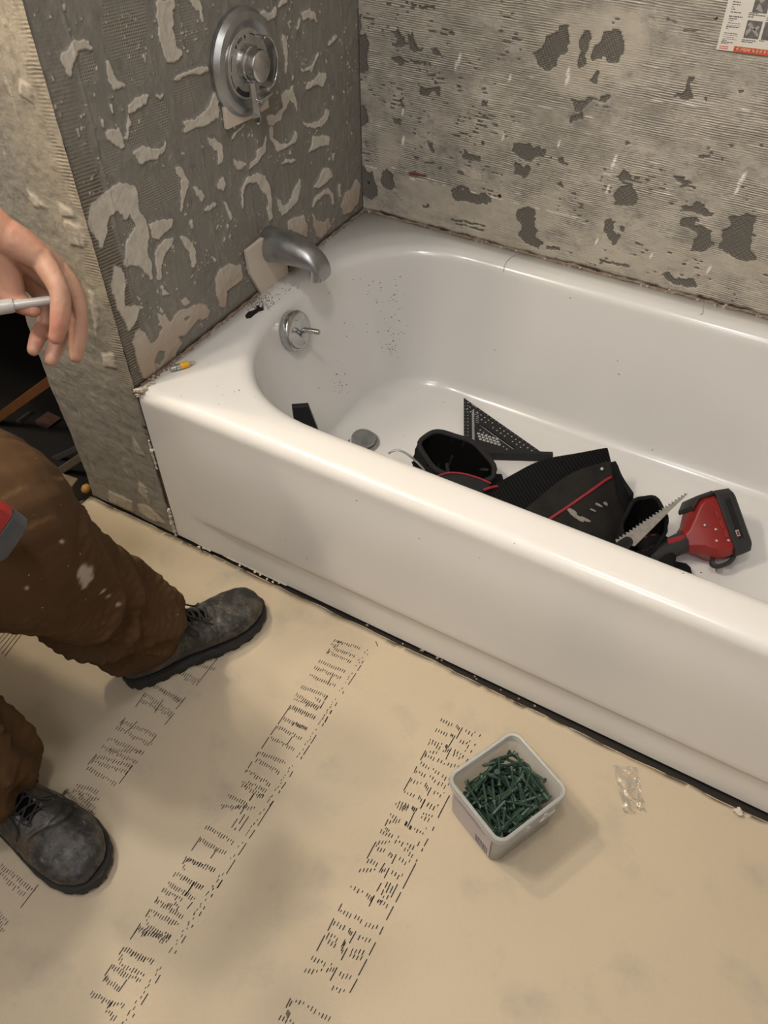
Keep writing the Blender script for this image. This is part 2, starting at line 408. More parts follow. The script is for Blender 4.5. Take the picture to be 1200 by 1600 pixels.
THIN += crop(400, 0, 6, [
 [(20,90),(60,90),(130,130),(170,60),(190,100),(170,160),(120,185),(50,150)],[(190,60),(230,0),(285,0),(285,20),(220,60)],
 [(420,115),(500,95),(545,120),(570,215),(540,180),(500,170),(440,180)],[(380,280),(400,180),(420,165),(415,220),(385,290)],
 [(245,320),(275,340),(295,480),(285,640),(265,715),(270,560),(250,420)],[(405,630),(440,650),(480,630),(520,610),(580,470),(575,520),(530,630),(520,680),(490,650),(440,670)],
 [(660,440),(680,390),(740,330),(765,345),(720,390)],[(465,840),(480,780),(540,740),(590,685),(645,680),(650,730),(620,815),(560,790),(520,810)],
 [(220,900),(270,840),(310,850),(330,800),(350,870),(380,960),(375,1060),(350,960),(300,940),(280,1020),(230,1070),(150,1170),(100,1140),(95,1080),(130,1110),(200,1060),(250,990)],
 [(435,1140),(500,1155),(570,1140),(640,1070),(650,1020),(680,1040),(680,1085),(610,1180),(540,1205),(460,1180)],
 [(120,1190),(150,1190),(150,1320),(120,1290)],[(360,1230),(380,1230),(370,1310),(330,1320)],[(440,770),(465,775),(450,795)],[(340,690),(350,720),(335,760)],
 [(650,540),(665,580),(650,595)],[(700,900),(725,890),(708,945)],[(250,170),(262,165),(258,210)],[(290,345),(300,350),(295,380)]])
THIN_HOLE = crop(120, 260, 4.705, [[(600,1350),(640,1350),(645,1410),(610,1460),(565,1450),(570,1410)],[(780,1110),(830,1095),(825,1115),(790,1140)]])
# round hollows where the tile dots came off, some down to the glass mesh
WEAVE = crop(120, 0, 5.4545, [
 [(230,0),(560,0),(610,160),(620,400),(600,640),(520,740),(400,720),(300,600),(240,450),(215,200)],
 [(840,0),(960,20),(1010,60),(1000,200),(1050,380),(1020,520),(950,470),(870,420),(840,330),(820,200)],
 [(830,700),(1120,600),(1160,800),(1050,960),(880,1060),(850,1000)],[(450,1000),(560,900),(640,820),(740,850),(790,960),(760,1180),(640,1270),(480,1240),(430,1150)],
 [(0,430),(130,430),(160,560),(120,700),(0,720)],[(180,1200),(350,1250),(370,1400),(300,1480),(190,1480)],[(600,1450),(800,1420),(860,1480),(870,1582),(540,1582)]])
WEAVE += crop(120, 260, 4.705, [
 [(450,180),(600,100),(740,120),(760,240),(650,370),(550,400),(500,360),(460,300)],[(300,370),(400,400),(430,450),(380,500),(310,430)],
 [(430,760),(520,830),(530,930),(470,960),(420,900)],[(630,620),(680,560),(760,560),(820,640),(850,760),(820,860),(740,930),(670,910),(620,820)],[(200,530),(240,600),(240,670),(190,590)],
 [(860,0),(1035,0),(1020,160),(960,220),(900,180)],[(900,380),(1035,300),(1035,700),(960,680),(900,560)]])
WEAVE += crop(320, 180, 4.615, [
 [(280,560),(310,500),(400,540),(450,640),(450,720),(290,710)],[(200,200),(300,80),(400,120),(400,240),(340,320),(230,310),(195,260)],
 [(490,60),(560,10),(640,80),(620,160),(560,200),(500,150)],[(520,370),(640,350),(680,430),(640,560),(570,610),(510,560),(500,450)],[(750,280),(860,230),(910,300),(850,400),(780,500),(730,480),(730,360)],
 [(790,640),(860,580),(910,650),(890,740),(810,750)],[(0,240),(60,250),(90,350),(80,500),(0,570)],[(0,700),(120,650),(160,780),(130,940),(40,960),(0,900)],[(160,1280),(250,1220),(240,1320),(170,1380)]])
WEAVE += crop(400, 0, 6, [[(420,220),(500,180),(590,230),(610,350),(560,480),(500,610),(420,600),(370,420)],[(470,860),(560,810),(640,850),(660,960),(600,1080),(500,1140),(430,1080),(430,950)],
 [(290,960),(350,980),(370,1100),(360,1240),(260,1310),(160,1280),(150,1180),(250,1060)]])
# board laid bare on the back wall
BARE = crop(560, 0, 3.75, [
 [(205,190),(230,155),(245,200),(270,215),(265,280),(215,280),(180,245),(220,250)],[(295,215),(310,165),(325,200),(320,230),(345,280),(380,290),(330,310),(300,290)],
 [(420,290),(450,285),(505,335),(430,320)],[(180,340),(240,330),(265,345),(265,390),(240,390),(215,365)],[(350,490),(400,530),(420,510),(470,505),(480,575),(440,540),(400,560),(355,550)],
 [(195,690),(245,695),(245,745),(210,725)],[(245,580),(262,570),(265,640),(250,640)],[(0,80),(20,90),(15,200),(45,200),(60,270),(55,410),(15,430),(-60,430),(-60,80)],[(-60,600),(0,610),(50,640),(55,720),(30,740),(-60,740)],
 [(430,455),(515,460),(515,470),(430,465)],[(435,480),(515,485),(515,493),(440,490)],[(395,580),(450,585),(450,593),(400,590)],[(340,408),(400,412),(400,420),(340,416)],
 [(480,595),(520,600),(525,612),(485,606)],[(710,520),(745,515),(750,535),(720,530)],[(720,600),(760,590),(755,630),(725,625)],[(640,800),(670,805),(665,820)],[(715,820),(735,825),(735,850),(715,848)],
 [(305,20),(345,30),(340,50),(310,48)],[(355,30),(440,40),(440,55),(360,50)],[(300,355),(420,370),(425,400),(395,380),(305,366)],[(385,435),(440,440),(470,425),(480,440),(400,447)],[(525,180),(555,185),(550,205),(530,200)],[(775,485),(810,490),(800,510)],[(695,655),(760,690),(755,700),(700,670)]])
BARE += crop(600, 0, 2, [[(550,75),(575,80),(575,160),(545,180),(545,205),(510,222),(480,205),(465,165),(495,150),(500,115),(540,100)]])
BARE += crop(560, 200, 3.75, [
 [(905,85),(1000,95),(1030,120),(1060,110),(1100,135),(1090,165),(1040,175),(1010,200),(960,190),(905,150)],[(915,200),(950,210),(965,240),(990,215),(1015,250),(975,290),(910,270)],
 [(130,280),(165,240),(205,280),(200,310),(215,355),(175,365),(125,330)],[(540,360),(590,335),(640,350),(650,380),(700,395),(725,375),(780,410),(770,440),(700,450),(640,435),(580,435),(545,410)],
 [(920,495),(990,455),(1040,480),(1030,570),(1050,600),(1040,640),(1080,670),(1060,710),(1000,690),(930,630),(960,570),(920,530)],[(565,265),(590,250),(620,270),(600,280)],
 [(610,130),(630,130),(650,160),(710,165),(715,200),(610,185)],[(400,80),(425,90),(450,160),(430,155)],[(-60,170),(0,190),(30,220),(50,260),(80,250),(90,300),(110,340),(110,400),(70,425),(30,400),(-60,380)],
 [(1100,690),(1180,700),(1185,720),(1105,712)],[(450,230),(490,235),(490,250),(470,245)],[(540,530),(750,570),(745,580),(545,541)],[(550,550),(740,600),(735,608),(560,561)],[(360,455),(410,450),(415,465),(385,470)],
 [(320,160),(350,165),(345,185),(325,180)],[(340,95),(380,120),(370,130)],[(370,200),(440,205),(440,215),(380,210)]])
BARE += crop(860, 0, 3.529, [
 [(165,200),(200,160),(225,170),(215,260),(195,300),(190,360),(155,375),(145,345),(165,320),(160,260)],[(300,175),(375,170),(405,215),(405,280),(360,350),(320,345),(290,315),(235,345),(225,310),(235,260),(275,235)],
 [(205,455),(250,395),(270,395),(255,455)],[(110,540),(150,555),(190,560),(210,530),(250,530),(250,550),(205,570),(180,620),(135,615),(130,570)],[(275,530),(330,525),(330,550),(280,560)],
 [(765,420),(795,420),(775,480),(785,550),(720,555),(675,530),(725,510),(750,480)],[(1040,500),(1080,495),(1045,520)],[(845,545),(865,540),(855,560)],[(630,100),(710,115),(700,122),(640,110)],
 [(105,650),(175,620),(180,660),(110,680)],[(415,760),(440,800),(420,800)],[(810,860),(880,860),(880,875),(815,870)],[(850,810),(890,815),(885,830)],[(930,880),(955,870),(950,900)],[(1145,800),(1175,790),(1170,815)],
 [(735,155),(820,165),(800,175),(740,168)],[(760,785),(775,780),(770,797)],[(970,800),(1010,795),(1000,820)],[(860,850),(900,835),(890,860)]])
BARE += crop(860, 230, 3.529, [
 [(370,150),(410,125),(440,150),(440,185),(385,185)],[(455,155),(490,165),(485,185),(460,182)],[(345,270),(380,225),(445,205),(465,245),(485,290),(450,325),(355,325)],
 [(295,420),(325,390),(355,410),(350,470),(385,490),(350,545),(335,520),(295,475)],[(380,435),(412,440),(405,475),(378,465)],[(675,150),(740,170),(740,190),(770,190),(770,225),(700,220),(735,200),(680,180)],
 [(725,320),(790,330),(800,300),(845,315),(860,350),(905,370),(870,385),(820,380),(790,360),(730,350)],[(715,400),(780,385),(820,395),(800,430),(850,440),(885,475),(885,520),(905,530),(860,580),(780,570),(785,510),(820,490),(780,450),(720,440)],
 [(985,375),(1040,385),(1090,365),(1135,405),(1110,430),(1110,480),(1155,490),(1110,500),(1100,570),(1140,605),(1135,630),(1060,630),(990,600),(920,555),(945,520),(950,460),(1000,430)],
 [(615,705),(650,690),(690,725),(750,730),(790,725),(800,760),(810,780),(760,770),(680,760),(640,740)],[(0,550),(55,565),(50,575),(0,565)],[(45,60),(60,50),(75,85),(95,85),(90,105),(50,95)],
 [(30,200),(80,215),(75,225),(35,215)],[(110,250),(140,258),(135,265)],[(105,310),(190,330),(180,335)],[(840,200),(890,208),(860,212)],[(1040,215),(1080,220),(1065,235)],[(270,615),(440,655),(435,665),(280,635)],
 [(735,288),(770,300),(745,305)],[(800,190),(820,195),(805,203)],[(925,215),(940,220),(930,230)],[(950,260),(970,270),(960,280)],[(1070,285),(1090,292),(1075,298)],[(80,570),(140,590),(100,585)],[(45,200),(60,190),(70,215)],[(525,328),(545,332),(535,342)],[(495,383),(515,386),(505,392)]])
FLECK = [(225,205),(393,245),(573,250),(547,450),(717,512),(700,590),(372,430),(60,440),(1110,570),(1103,595),(835,800),(665,755),(1015,845),(235,185),(58,350),(575,225),(722,500),(1120,560)]
FLECKH = [(855,315),(845,510),(500,335),(460,240),(960,328),(1130,345),(420,605),(30,525),(90,560),(880,605),(640,365),(700,545)]

def poly_mask(U, V, P):
    P = np.array(P); x0, x1, y0, y1 = P[:, 0].min(), P[:, 0].max(), P[:, 1].min(), P[:, 1].max()
    m = np.zeros(U.shape, bool)
    bb = (U >= x0) & (U <= x1) & (V >= y0) & (V <= y1)
    if not bb.any(): return m
    u, v = U[bb], V[bb]; c = np.zeros(u.shape, bool)
    for i in range(len(P)):
        (xa, ya), (xb, yb) = P[i - 1], P[i]
        k = ((ya > v) != (yb > v))
        if abs(yb - ya) > 1e-12: c ^= k & (u < (xb - xa) * (v - ya) / (yb - ya) + xa)
    m[bb] = c; return m
def masks(U, V, polys, axis, val, ua, warp, seed):
    """union of traced patches on the plane, edges roughened"""
    a = warp; s = 1 / .006
    du = (fbm(U * s, V * s, 0, seed, 3) - .5) * 2 * a; dv = (fbm(U * s, V * s, 9.3, seed + 5, 3) - .5) * 2 * a
    m = np.zeros(U.shape, bool)
    for P in polys:
        Q = [at(x, y, axis, val) for x, y in P]
        m |= poly_mask(U + du, V + dv, [(q[ua], q[2]) for q in Q])
    return m
def blur(a, n=1):
    a = a.astype(float)
    for _ in range(n):
        b = a.copy(); b[1:] += a[:-1]; b[:-1] += a[1:]; b[:, 1:] += a[:, :-1]; b[:, :-1] += a[:, 1:]; a = b / 5
    return a
def uneven(a, b, fa, fb, fine, coarse):
    L = list(np.arange(a, fa, coarse)) if fa > a else []
    L += list(np.arange(fa, fb, fine)); L += list(np.arange(fb, b, coarse)) if b > fb else []
    return np.array(L + [b])
def grid_wall(name, u, v, depth, place, attrs, mat, flip=False):
    nu, nv = len(u), len(v)
    U, V = np.meshgrid(u, v)
    co = np.stack(place(U, V, depth), -1).reshape(-1, 3).astype(np.float32)
    idx = np.arange(nu * nv).reshape(nv, nu)
    q = np.stack([idx[:-1, :-1], idx[:-1, 1:], idx[1:, 1:], idx[1:, :-1]], -1).reshape(-1, 4)
    if flip: q = q[:, ::-1]
    me = bpy.data.meshes.new(name); me.vertices.add(len(co)); me.vertices.foreach_set('co', co.ravel())
    me.loops.add(q.size); me.loops.foreach_set('vertex_index', q.ravel().astype(np.int32))
    me.polygons.add(len(q)); me.polygons.foreach_set('loop_start', np.arange(0, q.size, 4, dtype=np.int32))
    me.polygons.foreach_set('use_smooth', np.ones(len(q), bool))
    me.update(calc_edges=True)
    for k, a in attrs.items():
        at_ = me.attributes.new(k, 'FLOAT', 'POINT'); at_.data.foreach_set('value', a.ravel().astype(np.float32))
    me.materials.append(mat)
    o = bpy.data.objects.new(name, me); link(o); o['kind'] = 'structure'; return o

# ---- wet wall (x = 0), faucet end
def wall_mat_left():
    t = NT('stripped_backer_board')
    th = t.ramp(t.attr('thin'), [(.28, 0.), (.46, 1.)]); wv = t.ramp(t.attr('weave'), [(.35, 0.), (.65, 1.)])
    g = t.mix(t.noise(10, 5), (.185, .174, .153), (.255, .240, .211))
    g = t.mix(t.ramp(t.noise(60, 7, (1, 1, .4), .75), [(.50, 0.), (.70, .55)]), g, (.36, .335, .29)); g = t.mix(t.ramp(t.noise(35, 6, (1, 1, .7), .75), [(.54, 0.), (.72, .6)]), g, (.105, .097, .082))
    # glass-fibre mesh: two crossed thread sets about 2.6 mm apart
    def threads(rot, freq, sx):
        w_ = t.n('ShaderNodeTexWave', wave_type='BANDS', bands_direction='Y' if sx else 'Z', wave_profile='SIN'); w_.inputs['Scale'].default_value = freq; w_.inputs['Distortion'].default_value = .6; w_.inputs['Detail'].default_value = 1; w_.inputs['Detail Scale'].default_value = 2
        t.l(t.coord((1, 1, 1), rot), w_.inputs['Vector']); return w_.outputs['Fac']
    a = threads((.08, 0, 0), 2 * math.pi / 20 / .0040, False); b = threads((.08, 0, 0), 2 * math.pi / 20 / .0033, True)
    mesh = t.math('MAXIMUM', a, b)
    mc = t.ramp(t.math('MULTIPLY', a, b), [(.05, (.32, .298, .255)), (.4, (.20, .187, .16)), (.75, (.085, .078, .065))])
    keep = t.math('MULTIPLY', t.ramp(t.noise(22, 4), [(.40, .15), (.58, 1.)]), t.attr('wamt'))
    c = t.mix(t.math('MULTIPLY', wv, keep), g, mc)
    wt = t.mix(t.noise(60, 7, rough=.75), (.36, .332, .288), (.72, .665, .58))
    wt = t.mix(t.attr('pink'), wt, (.42, .33, .26))
    c = t.mix(th, c, wt)
    # ribbed corner tape
    rb = t.n('ShaderNodeTexWave', wave_type='BANDS', bands_direction='Z'); rb.inputs['Scale'].default_value = 2 * math.pi / 20 / .0052; rb.inputs['Distortion'].default_value = 1.2; rb.inputs['Detail'].default_value = 2
    t.l(t.coord((1, 1, 1), (.12, 0, 0)), rb.inputs['Vector'])
    rc = t.mix(rb.outputs['Fac'], (.10, .088, .07), (.25, .222, .18))
    c = t.mix(t.math('MULTIPLY', t.attr('rib'), t.ramp(t.noise(16, 4), [(.30, .35), (.6, 1.)])), c, rc)
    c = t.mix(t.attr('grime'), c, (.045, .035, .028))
    t.color(c); t.set(Roughness=.9, Specular_IOR_Level=.25)
    h = t.math('ADD', t.math('MULTIPLY', t.math('MULTIPLY', t.math('MULTIPLY', wv, keep), mesh), .6), t.math('MULTIPLY', t.noise(140, 6, rough=.7), 1.0))
    h = t.math('ADD', h, t.math('MULTIPLY', t.math('MULTIPLY', t.math('MULTIPLY', t.attr('rib'), rb.outputs['Fac']), t.ramp(t.noise(16, 4), [(.30, .3), (.6, 1.)])), .7))
    t.bump(h, .8, .0012); return t.m
u = uneven(0.0, W, 0.0, W, .0016, .05); v = uneven(0.0, 2.4, .36, .98, .0016, .06)
U, V = np.meshgrid(u, v)
thin = masks(U, V, THIN, 0, 0, 1, .0034, 3) & ~masks(U, V, THIN_HOLE, 0, 0, 1, .002, 4)
# small leftover flecks
fl = (fbm(U * 260, V * 260, 0, 21, 3) > .73) & (fbm(U * 30, V * 30, 0, 25, 3) > .55)
thin2 = thin | fl
weave = masks(U, V, WEAVE, 0, 0, 1, .003, 8) & ~thin
tb = blur(thin2, 1); wb = blur(weave, 2)
rib = np.clip(sstep(.050, .040, U - .01 * (fbm(V * 12, 0, 0, 31) - .5)) * sstep(1.0, .80, V) * (1 - tb), 0, 1)
rib *= sstep(.80, .70, V) * .9 + .35
ridge = np.exp(-((U - .052 - .004 * np.sin(V * 9)) / .0025) ** 2)
seams = sum(np.exp(-((U - s_ - .002 * np.sin(V * 25 + s_ * 40)) / .0022) ** 2) for s_ in (.150, .262, .375, .487, .600, .700))
lip = np.clip(blur(thin, 3) * 4 * (1 - blur(thin, 3)), 0, 1)
d = .0024 * tb * (.5 + .9 * fbm(U * 90, V * 90, 0, 40)) + .0007 * lip - .0009 * wb + .003 * (fbm(U * 9, V * 9, 0, 50) - .5) + .0016 * ridge + .0007 * seams + .0015 * (fbm(U * 80, V * 80, 0, 55) - .5) * (1 - wb)
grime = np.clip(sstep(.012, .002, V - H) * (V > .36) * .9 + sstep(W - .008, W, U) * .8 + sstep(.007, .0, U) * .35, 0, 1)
pink = sstep(.50, .40, V) * .9
wamt = np.clip(.30 + .9 * sstep(.34, .18, U) * sstep(.48, .62, V) + .5 * sstep(.25, .12, U), 0, 1)
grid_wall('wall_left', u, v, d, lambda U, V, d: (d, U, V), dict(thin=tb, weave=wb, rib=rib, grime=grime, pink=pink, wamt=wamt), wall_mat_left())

# ---- back wall (y = W)
def wall_mat_back():
    t = NT('troweled_thinset_wall')
    ba = t.ramp(t.attr('bare'), [(.40, 0.), (.60, 1.)])
    w_ = t.n('ShaderNodeTexWave', wave_type='BANDS', bands_direction='Z'); w_.inputs['Scale'].default_value = 2 * math.pi / 20 / .0038; w_.inputs['Distortion'].default_value = 5.0; w_.inputs['Detail'].default_value = 2.5; w_.inputs['Detail Scale'].default_value = 1.3; w_.inputs['Detail Roughness'].default_value = .6
    t.l(t.coord((.16, 1, 1), (0, -.035, 0)), w_.inputs['Vector'])
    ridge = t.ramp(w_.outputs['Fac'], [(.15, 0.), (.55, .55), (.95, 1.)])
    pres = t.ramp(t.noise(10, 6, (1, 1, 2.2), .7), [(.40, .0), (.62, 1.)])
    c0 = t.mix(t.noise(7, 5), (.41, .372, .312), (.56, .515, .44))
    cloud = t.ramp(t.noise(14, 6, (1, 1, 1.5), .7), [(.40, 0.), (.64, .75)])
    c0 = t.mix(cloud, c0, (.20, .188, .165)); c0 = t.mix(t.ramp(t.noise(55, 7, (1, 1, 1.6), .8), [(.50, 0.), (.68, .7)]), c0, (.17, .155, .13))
    dark = t.mix(.62, c0, (.15, .135, .11)); lite = t.mix(.5, c0, (.80, .74, .64))  # furrow shade and crest light painted into the ridge colour
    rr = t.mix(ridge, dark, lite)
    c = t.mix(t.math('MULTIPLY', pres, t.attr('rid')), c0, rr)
    hl = t.math('MULTIPLY', t.ramp(w_.outputs['Fac'], [(.86, 0.), (.95, 1.)]), t.ramp(t.noise(45, 3, (.35, 1, 1.5)), [(.55, 0.), (.65, .9)]))  # highlights painted along the ridge crests
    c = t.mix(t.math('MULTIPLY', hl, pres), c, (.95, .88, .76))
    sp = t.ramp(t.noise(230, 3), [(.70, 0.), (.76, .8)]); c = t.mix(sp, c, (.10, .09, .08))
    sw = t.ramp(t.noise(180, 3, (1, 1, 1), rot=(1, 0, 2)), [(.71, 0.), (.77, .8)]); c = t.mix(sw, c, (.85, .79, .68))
    c = t.mix(t.attr('tan'), c, t.mix(t.noise(20, 4), (.44, .395, .32), (.56, .51, .42)))
    def th(freq, dr):
        q = t.n('ShaderNodeTexWave', wave_type='BANDS', bands_direction=dr); q.inputs['Scale'].default_value = freq; q.inputs['Distortion'].default_value = .8
        t.l(t.coord((1, 1, 1), (0, -.03, 0)), q.inputs['Vector']); return q.outputs['Fac']
    mm = t.math('MULTIPLY', th(2 * math.pi / 20 / .0026, 'Z'), th(2 * math.pi / 20 / .0026, 'X'))
    bc = t.ramp(mm, [(.1, (.095, .087, .075)), (.45, (.17, .157, .136)), (.85, (.42, .39, .335))])
    c = t.mix(ba, c, bc)
    c = t.mix(t.attr('fleck'), c, (.88, .84, .77)); c = t.mix(t.attr('redm'), c, (.17, .04, .035)); c = t.mix(t.attr('hole'), c, (.03, .016, .01))
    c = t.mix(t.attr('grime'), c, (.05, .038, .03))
    t.color(c); t.set(Roughness=.88, Specular_IOR_Level=.3)
    nb = t.math('SUBTRACT', 1.0, ba)
    h = t.math('ADD', t.math('MULTIPLY', t.math('MULTIPLY', ridge, pres), t.math('MULTIPLY', nb, t.math('MULTIPLY', t.attr('rid'), 1.2))), t.math('MULTIPLY', mm, t.math('MULTIPLY', ba, .5)))
    h = t.math('ADD', h, t.math('MULTIPLY', t.noise(160, 6, rough=.7), .8))
    t.bump(h, .9, .0013); return t.m
u = uneven(0.0, TL, 0.0, 1.0, .0018, .05); v = uneven(0.0, 2.4, .36, .93, .0016, .06)
U, V = np.meshgrid(u, v)
bare = masks(U, V, BARE, 1, W, 0, .0052, 13)
rows = (np.sin((V + .03 * U) * 2 * math.pi / .0076 + 3 * fbm(U * 8, V * 8, 0, 14)) > .1)
fl = (fbm(U * 95, V * 150, 0, 61, 3) > .63) & (fbm(U * 16, V * 16, 0, 65, 3) > .60) & rows
bare |= fl
patch = lambda poly: masks(U, V, poly, 1, W, 0, .0015, 70)
fm = np.zeros(U.shape)
for (x, y) in FLECK:
    q = at(600 + x / 2, y / 2, 1, W); a = random.uniform(.9, 1.6)
    fm = np.maximum(fm, np.exp(-(((U - q[0] - .15 * (V - q[2])) / (.0024 * a)) ** 2 + ((V - q[2]) / (.0075 * a)) ** 2) ** 2) * (.5 + .8 * vn(U * 500, V * 500)))
for (x, y) in FLECKH:
    q = at(600 + x / 2, y / 2, 1, W); a = random.uniform(.6, 1.5)
    fm = np.maximum(fm, np.exp(-(((V - q[2]) / .0013) ** 2 + ((U - q[0]) / (.010 * a)) ** 2) ** 2) * (.4 + .9 * vn(U * 500, V * 500)))
zl = at(700, 291, 1, W)[2]            # the lowest tile course ends here
fm = np.maximum(fm, np.exp(-((V - zl - .002 * (fbm(U * 20, 0, 0, 5) - .5)) / .0011) ** 2) * (fbm(U * 90, 0, 0, 77) > .52) * .8 * (U < .5))
redm = patch([[(600 + x / 2, y / 2) for x, y in ((75, 535), (130, 545), (138, 555), (80, 548))]]).astype(float)
hole = np.zeros(U.shape)
for x, y, r in ((574.5, 287, .0035), (780, 307.5, .0048), (1119, 30, .002), (861, 247, .002)):
    q = at(x, y, 1, W); hole = np.maximum(hole, sstep(r * 1.2, r * .8, np.hypot(U - q[0], V - q[2]) * (1 + .4 * vn(U * 300, V * 300))))
tan = np.zeros(U.shape)
for x, y, ru, rv in ((925, 70, .085, .055), (960, 60, .06, .05), (900, 112, .06, .04), (800, 340, .06, .045), (850, 330, .05, .04), (940, 400, .05, .022), (1050, 405, .07, .02), (605, 240, .03, .05)):
    q = at(x, y, 1, W); tan = np.maximum(tan, .6 * sstep(1.2, .7, np.hypot((U - q[0]) / ru, (V - q[2]) / rv) + .5 * (fbm(U * 30, V * 30, 0, 6) - .5)))
tan = np.maximum(tan, .55 * sstep(zl + .004, zl - .004, V) * sstep(.35, .6, fbm(U * 7, V * 14, 0, 90)))
rid = np.clip(1 - .85 * tan - .75 * sstep(zl + .002, zl - .004, V) * (U < .32) - .8 * sstep(.03, .0, U), 0.05, 1)
bb = blur(bare, 1)
d = -.0026 * bb + .0004 * np.clip(blur(bare, 3) * 4 * (1 - blur(bare, 3)), 0, 1) + .003 * (fbm(U * 8, V * 8, 0, 51) - .5) + .0010 * (fbm(U * 70, V * 90, 0, 56) - .5) + .0015 * fm - .006 * hole
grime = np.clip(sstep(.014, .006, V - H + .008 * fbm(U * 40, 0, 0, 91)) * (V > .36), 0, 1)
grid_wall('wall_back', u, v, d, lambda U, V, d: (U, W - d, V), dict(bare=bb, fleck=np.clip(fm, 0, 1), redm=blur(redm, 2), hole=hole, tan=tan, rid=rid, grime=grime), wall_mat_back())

# ---- end face of the wet wall (y = 0) with its ragged left edge
def wall_mat_end():
    t = NT('dusty_board_end')
    c = t.mix(t.noise(5, 5), (.24, .222, .188), (.34, .315, .265))
    c = t.mix(t.attr('warm'), c, t.mix(t.noise(40, 6, rough=.7), (.32, .272, .20), (.50, .435, .33)))
    c = t.mix(t.attr('crust'), c, t.mix(t.noise(150, 5), (.36, .31, .24), (.58, .52, .43)))
    c = t.mix(t.ramp(t.noise(60, 8, (1, 1, .5), .8), [(.50, 0.), (.68, .6)]), c, (.13, .118, .098))
    c = t.mix(t.ramp(t.noise(40, 6, (1.6, 1, .35), .7, (0, .5, 0)), [(.60, 0.), (.7, .6)]), c, (.60, .55, .46))
    rb = t.n('ShaderNodeTexWave', wave_type='BANDS', bands_direction='Z'); rb.inputs['Scale'].default_value = 2 * math.pi / 20 / .0050; rb.inputs['Distortion'].default_value = 1.5; rb.inputs['Detail'].default_value = 2
    t.l(t.coord((1, 1, 1), (0, .12, 0)), rb.inputs['Vector'])
    c = t.mix(t.math('MULTIPLY', t.attr('rib'), t.ramp(t.noise(18, 5), [(.44, .0), (.62, .6)])), c, t.mix(rb.outputs['Fac'], (.20, .165, .115), (.46, .40, .30)))
    c = t.mix(t.attr('dark'), c, (.035, .027, .02))
    t.color(c); t.set(Roughness=.92, Specular_IOR_Level=.2)
    h = t.math('ADD', t.noise(90, 8, rough=.75), t.math('MULTIPLY', t.math('MULTIPLY', t.math('MULTIPLY', t.attr('rib'), rb.outputs['Fac']), t.ramp(t.noise(18, 5), [(.44, .0), (.62, 1.)])), .5))
    t.bump(h, .9, .0018); return t.m
u = uneven(-.232, 0.0, -.232, 0.0, .0018, .05); v = uneven(0.004, 2.4, .004, .99, .0020, .06)
U, V = np.meshgrid(u, v)
E = lambda L: masks(U, V, L, 1, 0, 0, .003, 33)
crust = E(crop(0, 320, 3.02, [[(300,70),(380,100),(400,150),(415,250),(400,200),(330,190)],[(420,400),(450,420),(470,520),(460,640),(440,520)],[(480,700),(545,700),(550,770),(490,760)],[(625,1085),(690,1190),(645,1170)],[(515,1350),(630,1400),(630,1450),(520,1400)],
 [(655,1300),(690,1340),(715,1425),(660,1360)],[(650,1410),(700,1420),(780,1500),(720,1490),(660,1450)]]))
crust |= E(crop(0, 0, 4.615, [[(160,560),(230,620),(240,740),(190,700),(150,680)],[(185,1360),(230,1400),(340,1500),(240,1490)],[(30,150),(60,160),(60,180),(40,180)],[(420,1460),(520,1520),(540,1569),(440,1569)]]))
warm = np.clip(sstep(-.16, -.02, U) * sstep(.42, .60, V) * .75 + .35 * sstep(.85, .95, V) + .3 * sstep(.02, 0, abs(V - .40)), 0, 1)
rib = sstep(-.036, -.012, U + .03 * (fbm(V * 12, 0, 0, 3) - .5)) * sstep(.30, .45, V) * .9
dark = np.clip(sstep(-.011, -.004, U + .008 * (fbm(V * 30, 0, 0, 7) - .5)) * (V < .38) * (.3 + .7 * (fbm(V * 25, 0, 0, 17) > .45)), 0, 1)
cb = blur(crust, 2)
d = .0022 * cb + .006 * (fbm(U * 8, V * 8, 0, 44) - .5) * sstep(0, -.02, U) + .0020 * (fbm(U * 60, V * 60, 0, 45) - .5) - .0015 * dark
edge = sstep(-.226, -.232, U) * (fbm(V * 22, 0, 0, 60) - .35) * .010
grid_wall('trim_1', u, v, d, lambda U, V, d: (U + edge, -d, V), dict(warm=warm, crust=cb, rib=rib, dark=dark), wall_mat_end())

def slab(name, c, s, m):
    o = obj(name, MB().box(c, s), m, smooth=False); o['kind'] = 'structure'; return o
slab('wall_core', (-.117, .384, 1.2), (.222, .752, 2.39), M['rubble']).name = 'wall_inner'
slab('wall_right', (TL + .03, -.45, 1.2), (.06, 2.5, 2.4), M['paint_wall'])
slab('wall_front', (.05, -1.75, 1.2), (3.0, .06, 2.4), M['paint_wall'])
slab('wall_far', (-1.45, -.5, 1.2), (.06, 2.6, 3.0), M['paint_wall'])
slab('wall_light_block', (-.83, .02, 1.49), (1.16, .03, 1.78), M['paint_wall'])  # unseen wall added to keep light out of the cavity
slab('ceiling', (.05, -.5, 2.43), (3.0, 2.6, .06), M['paint_wall'])
slab('floor', (.66, -.50, -.03), (1.79, 2.5, .05), M['subfloor'])
slab('floor_cavity', (-.83, -.45, -.27), (1.2, 2.6, .04), M['cavity'])
slab('wall_cavity_back', (-.8, .80, .3), (1.3, .04, 1.3), M['cavity'])

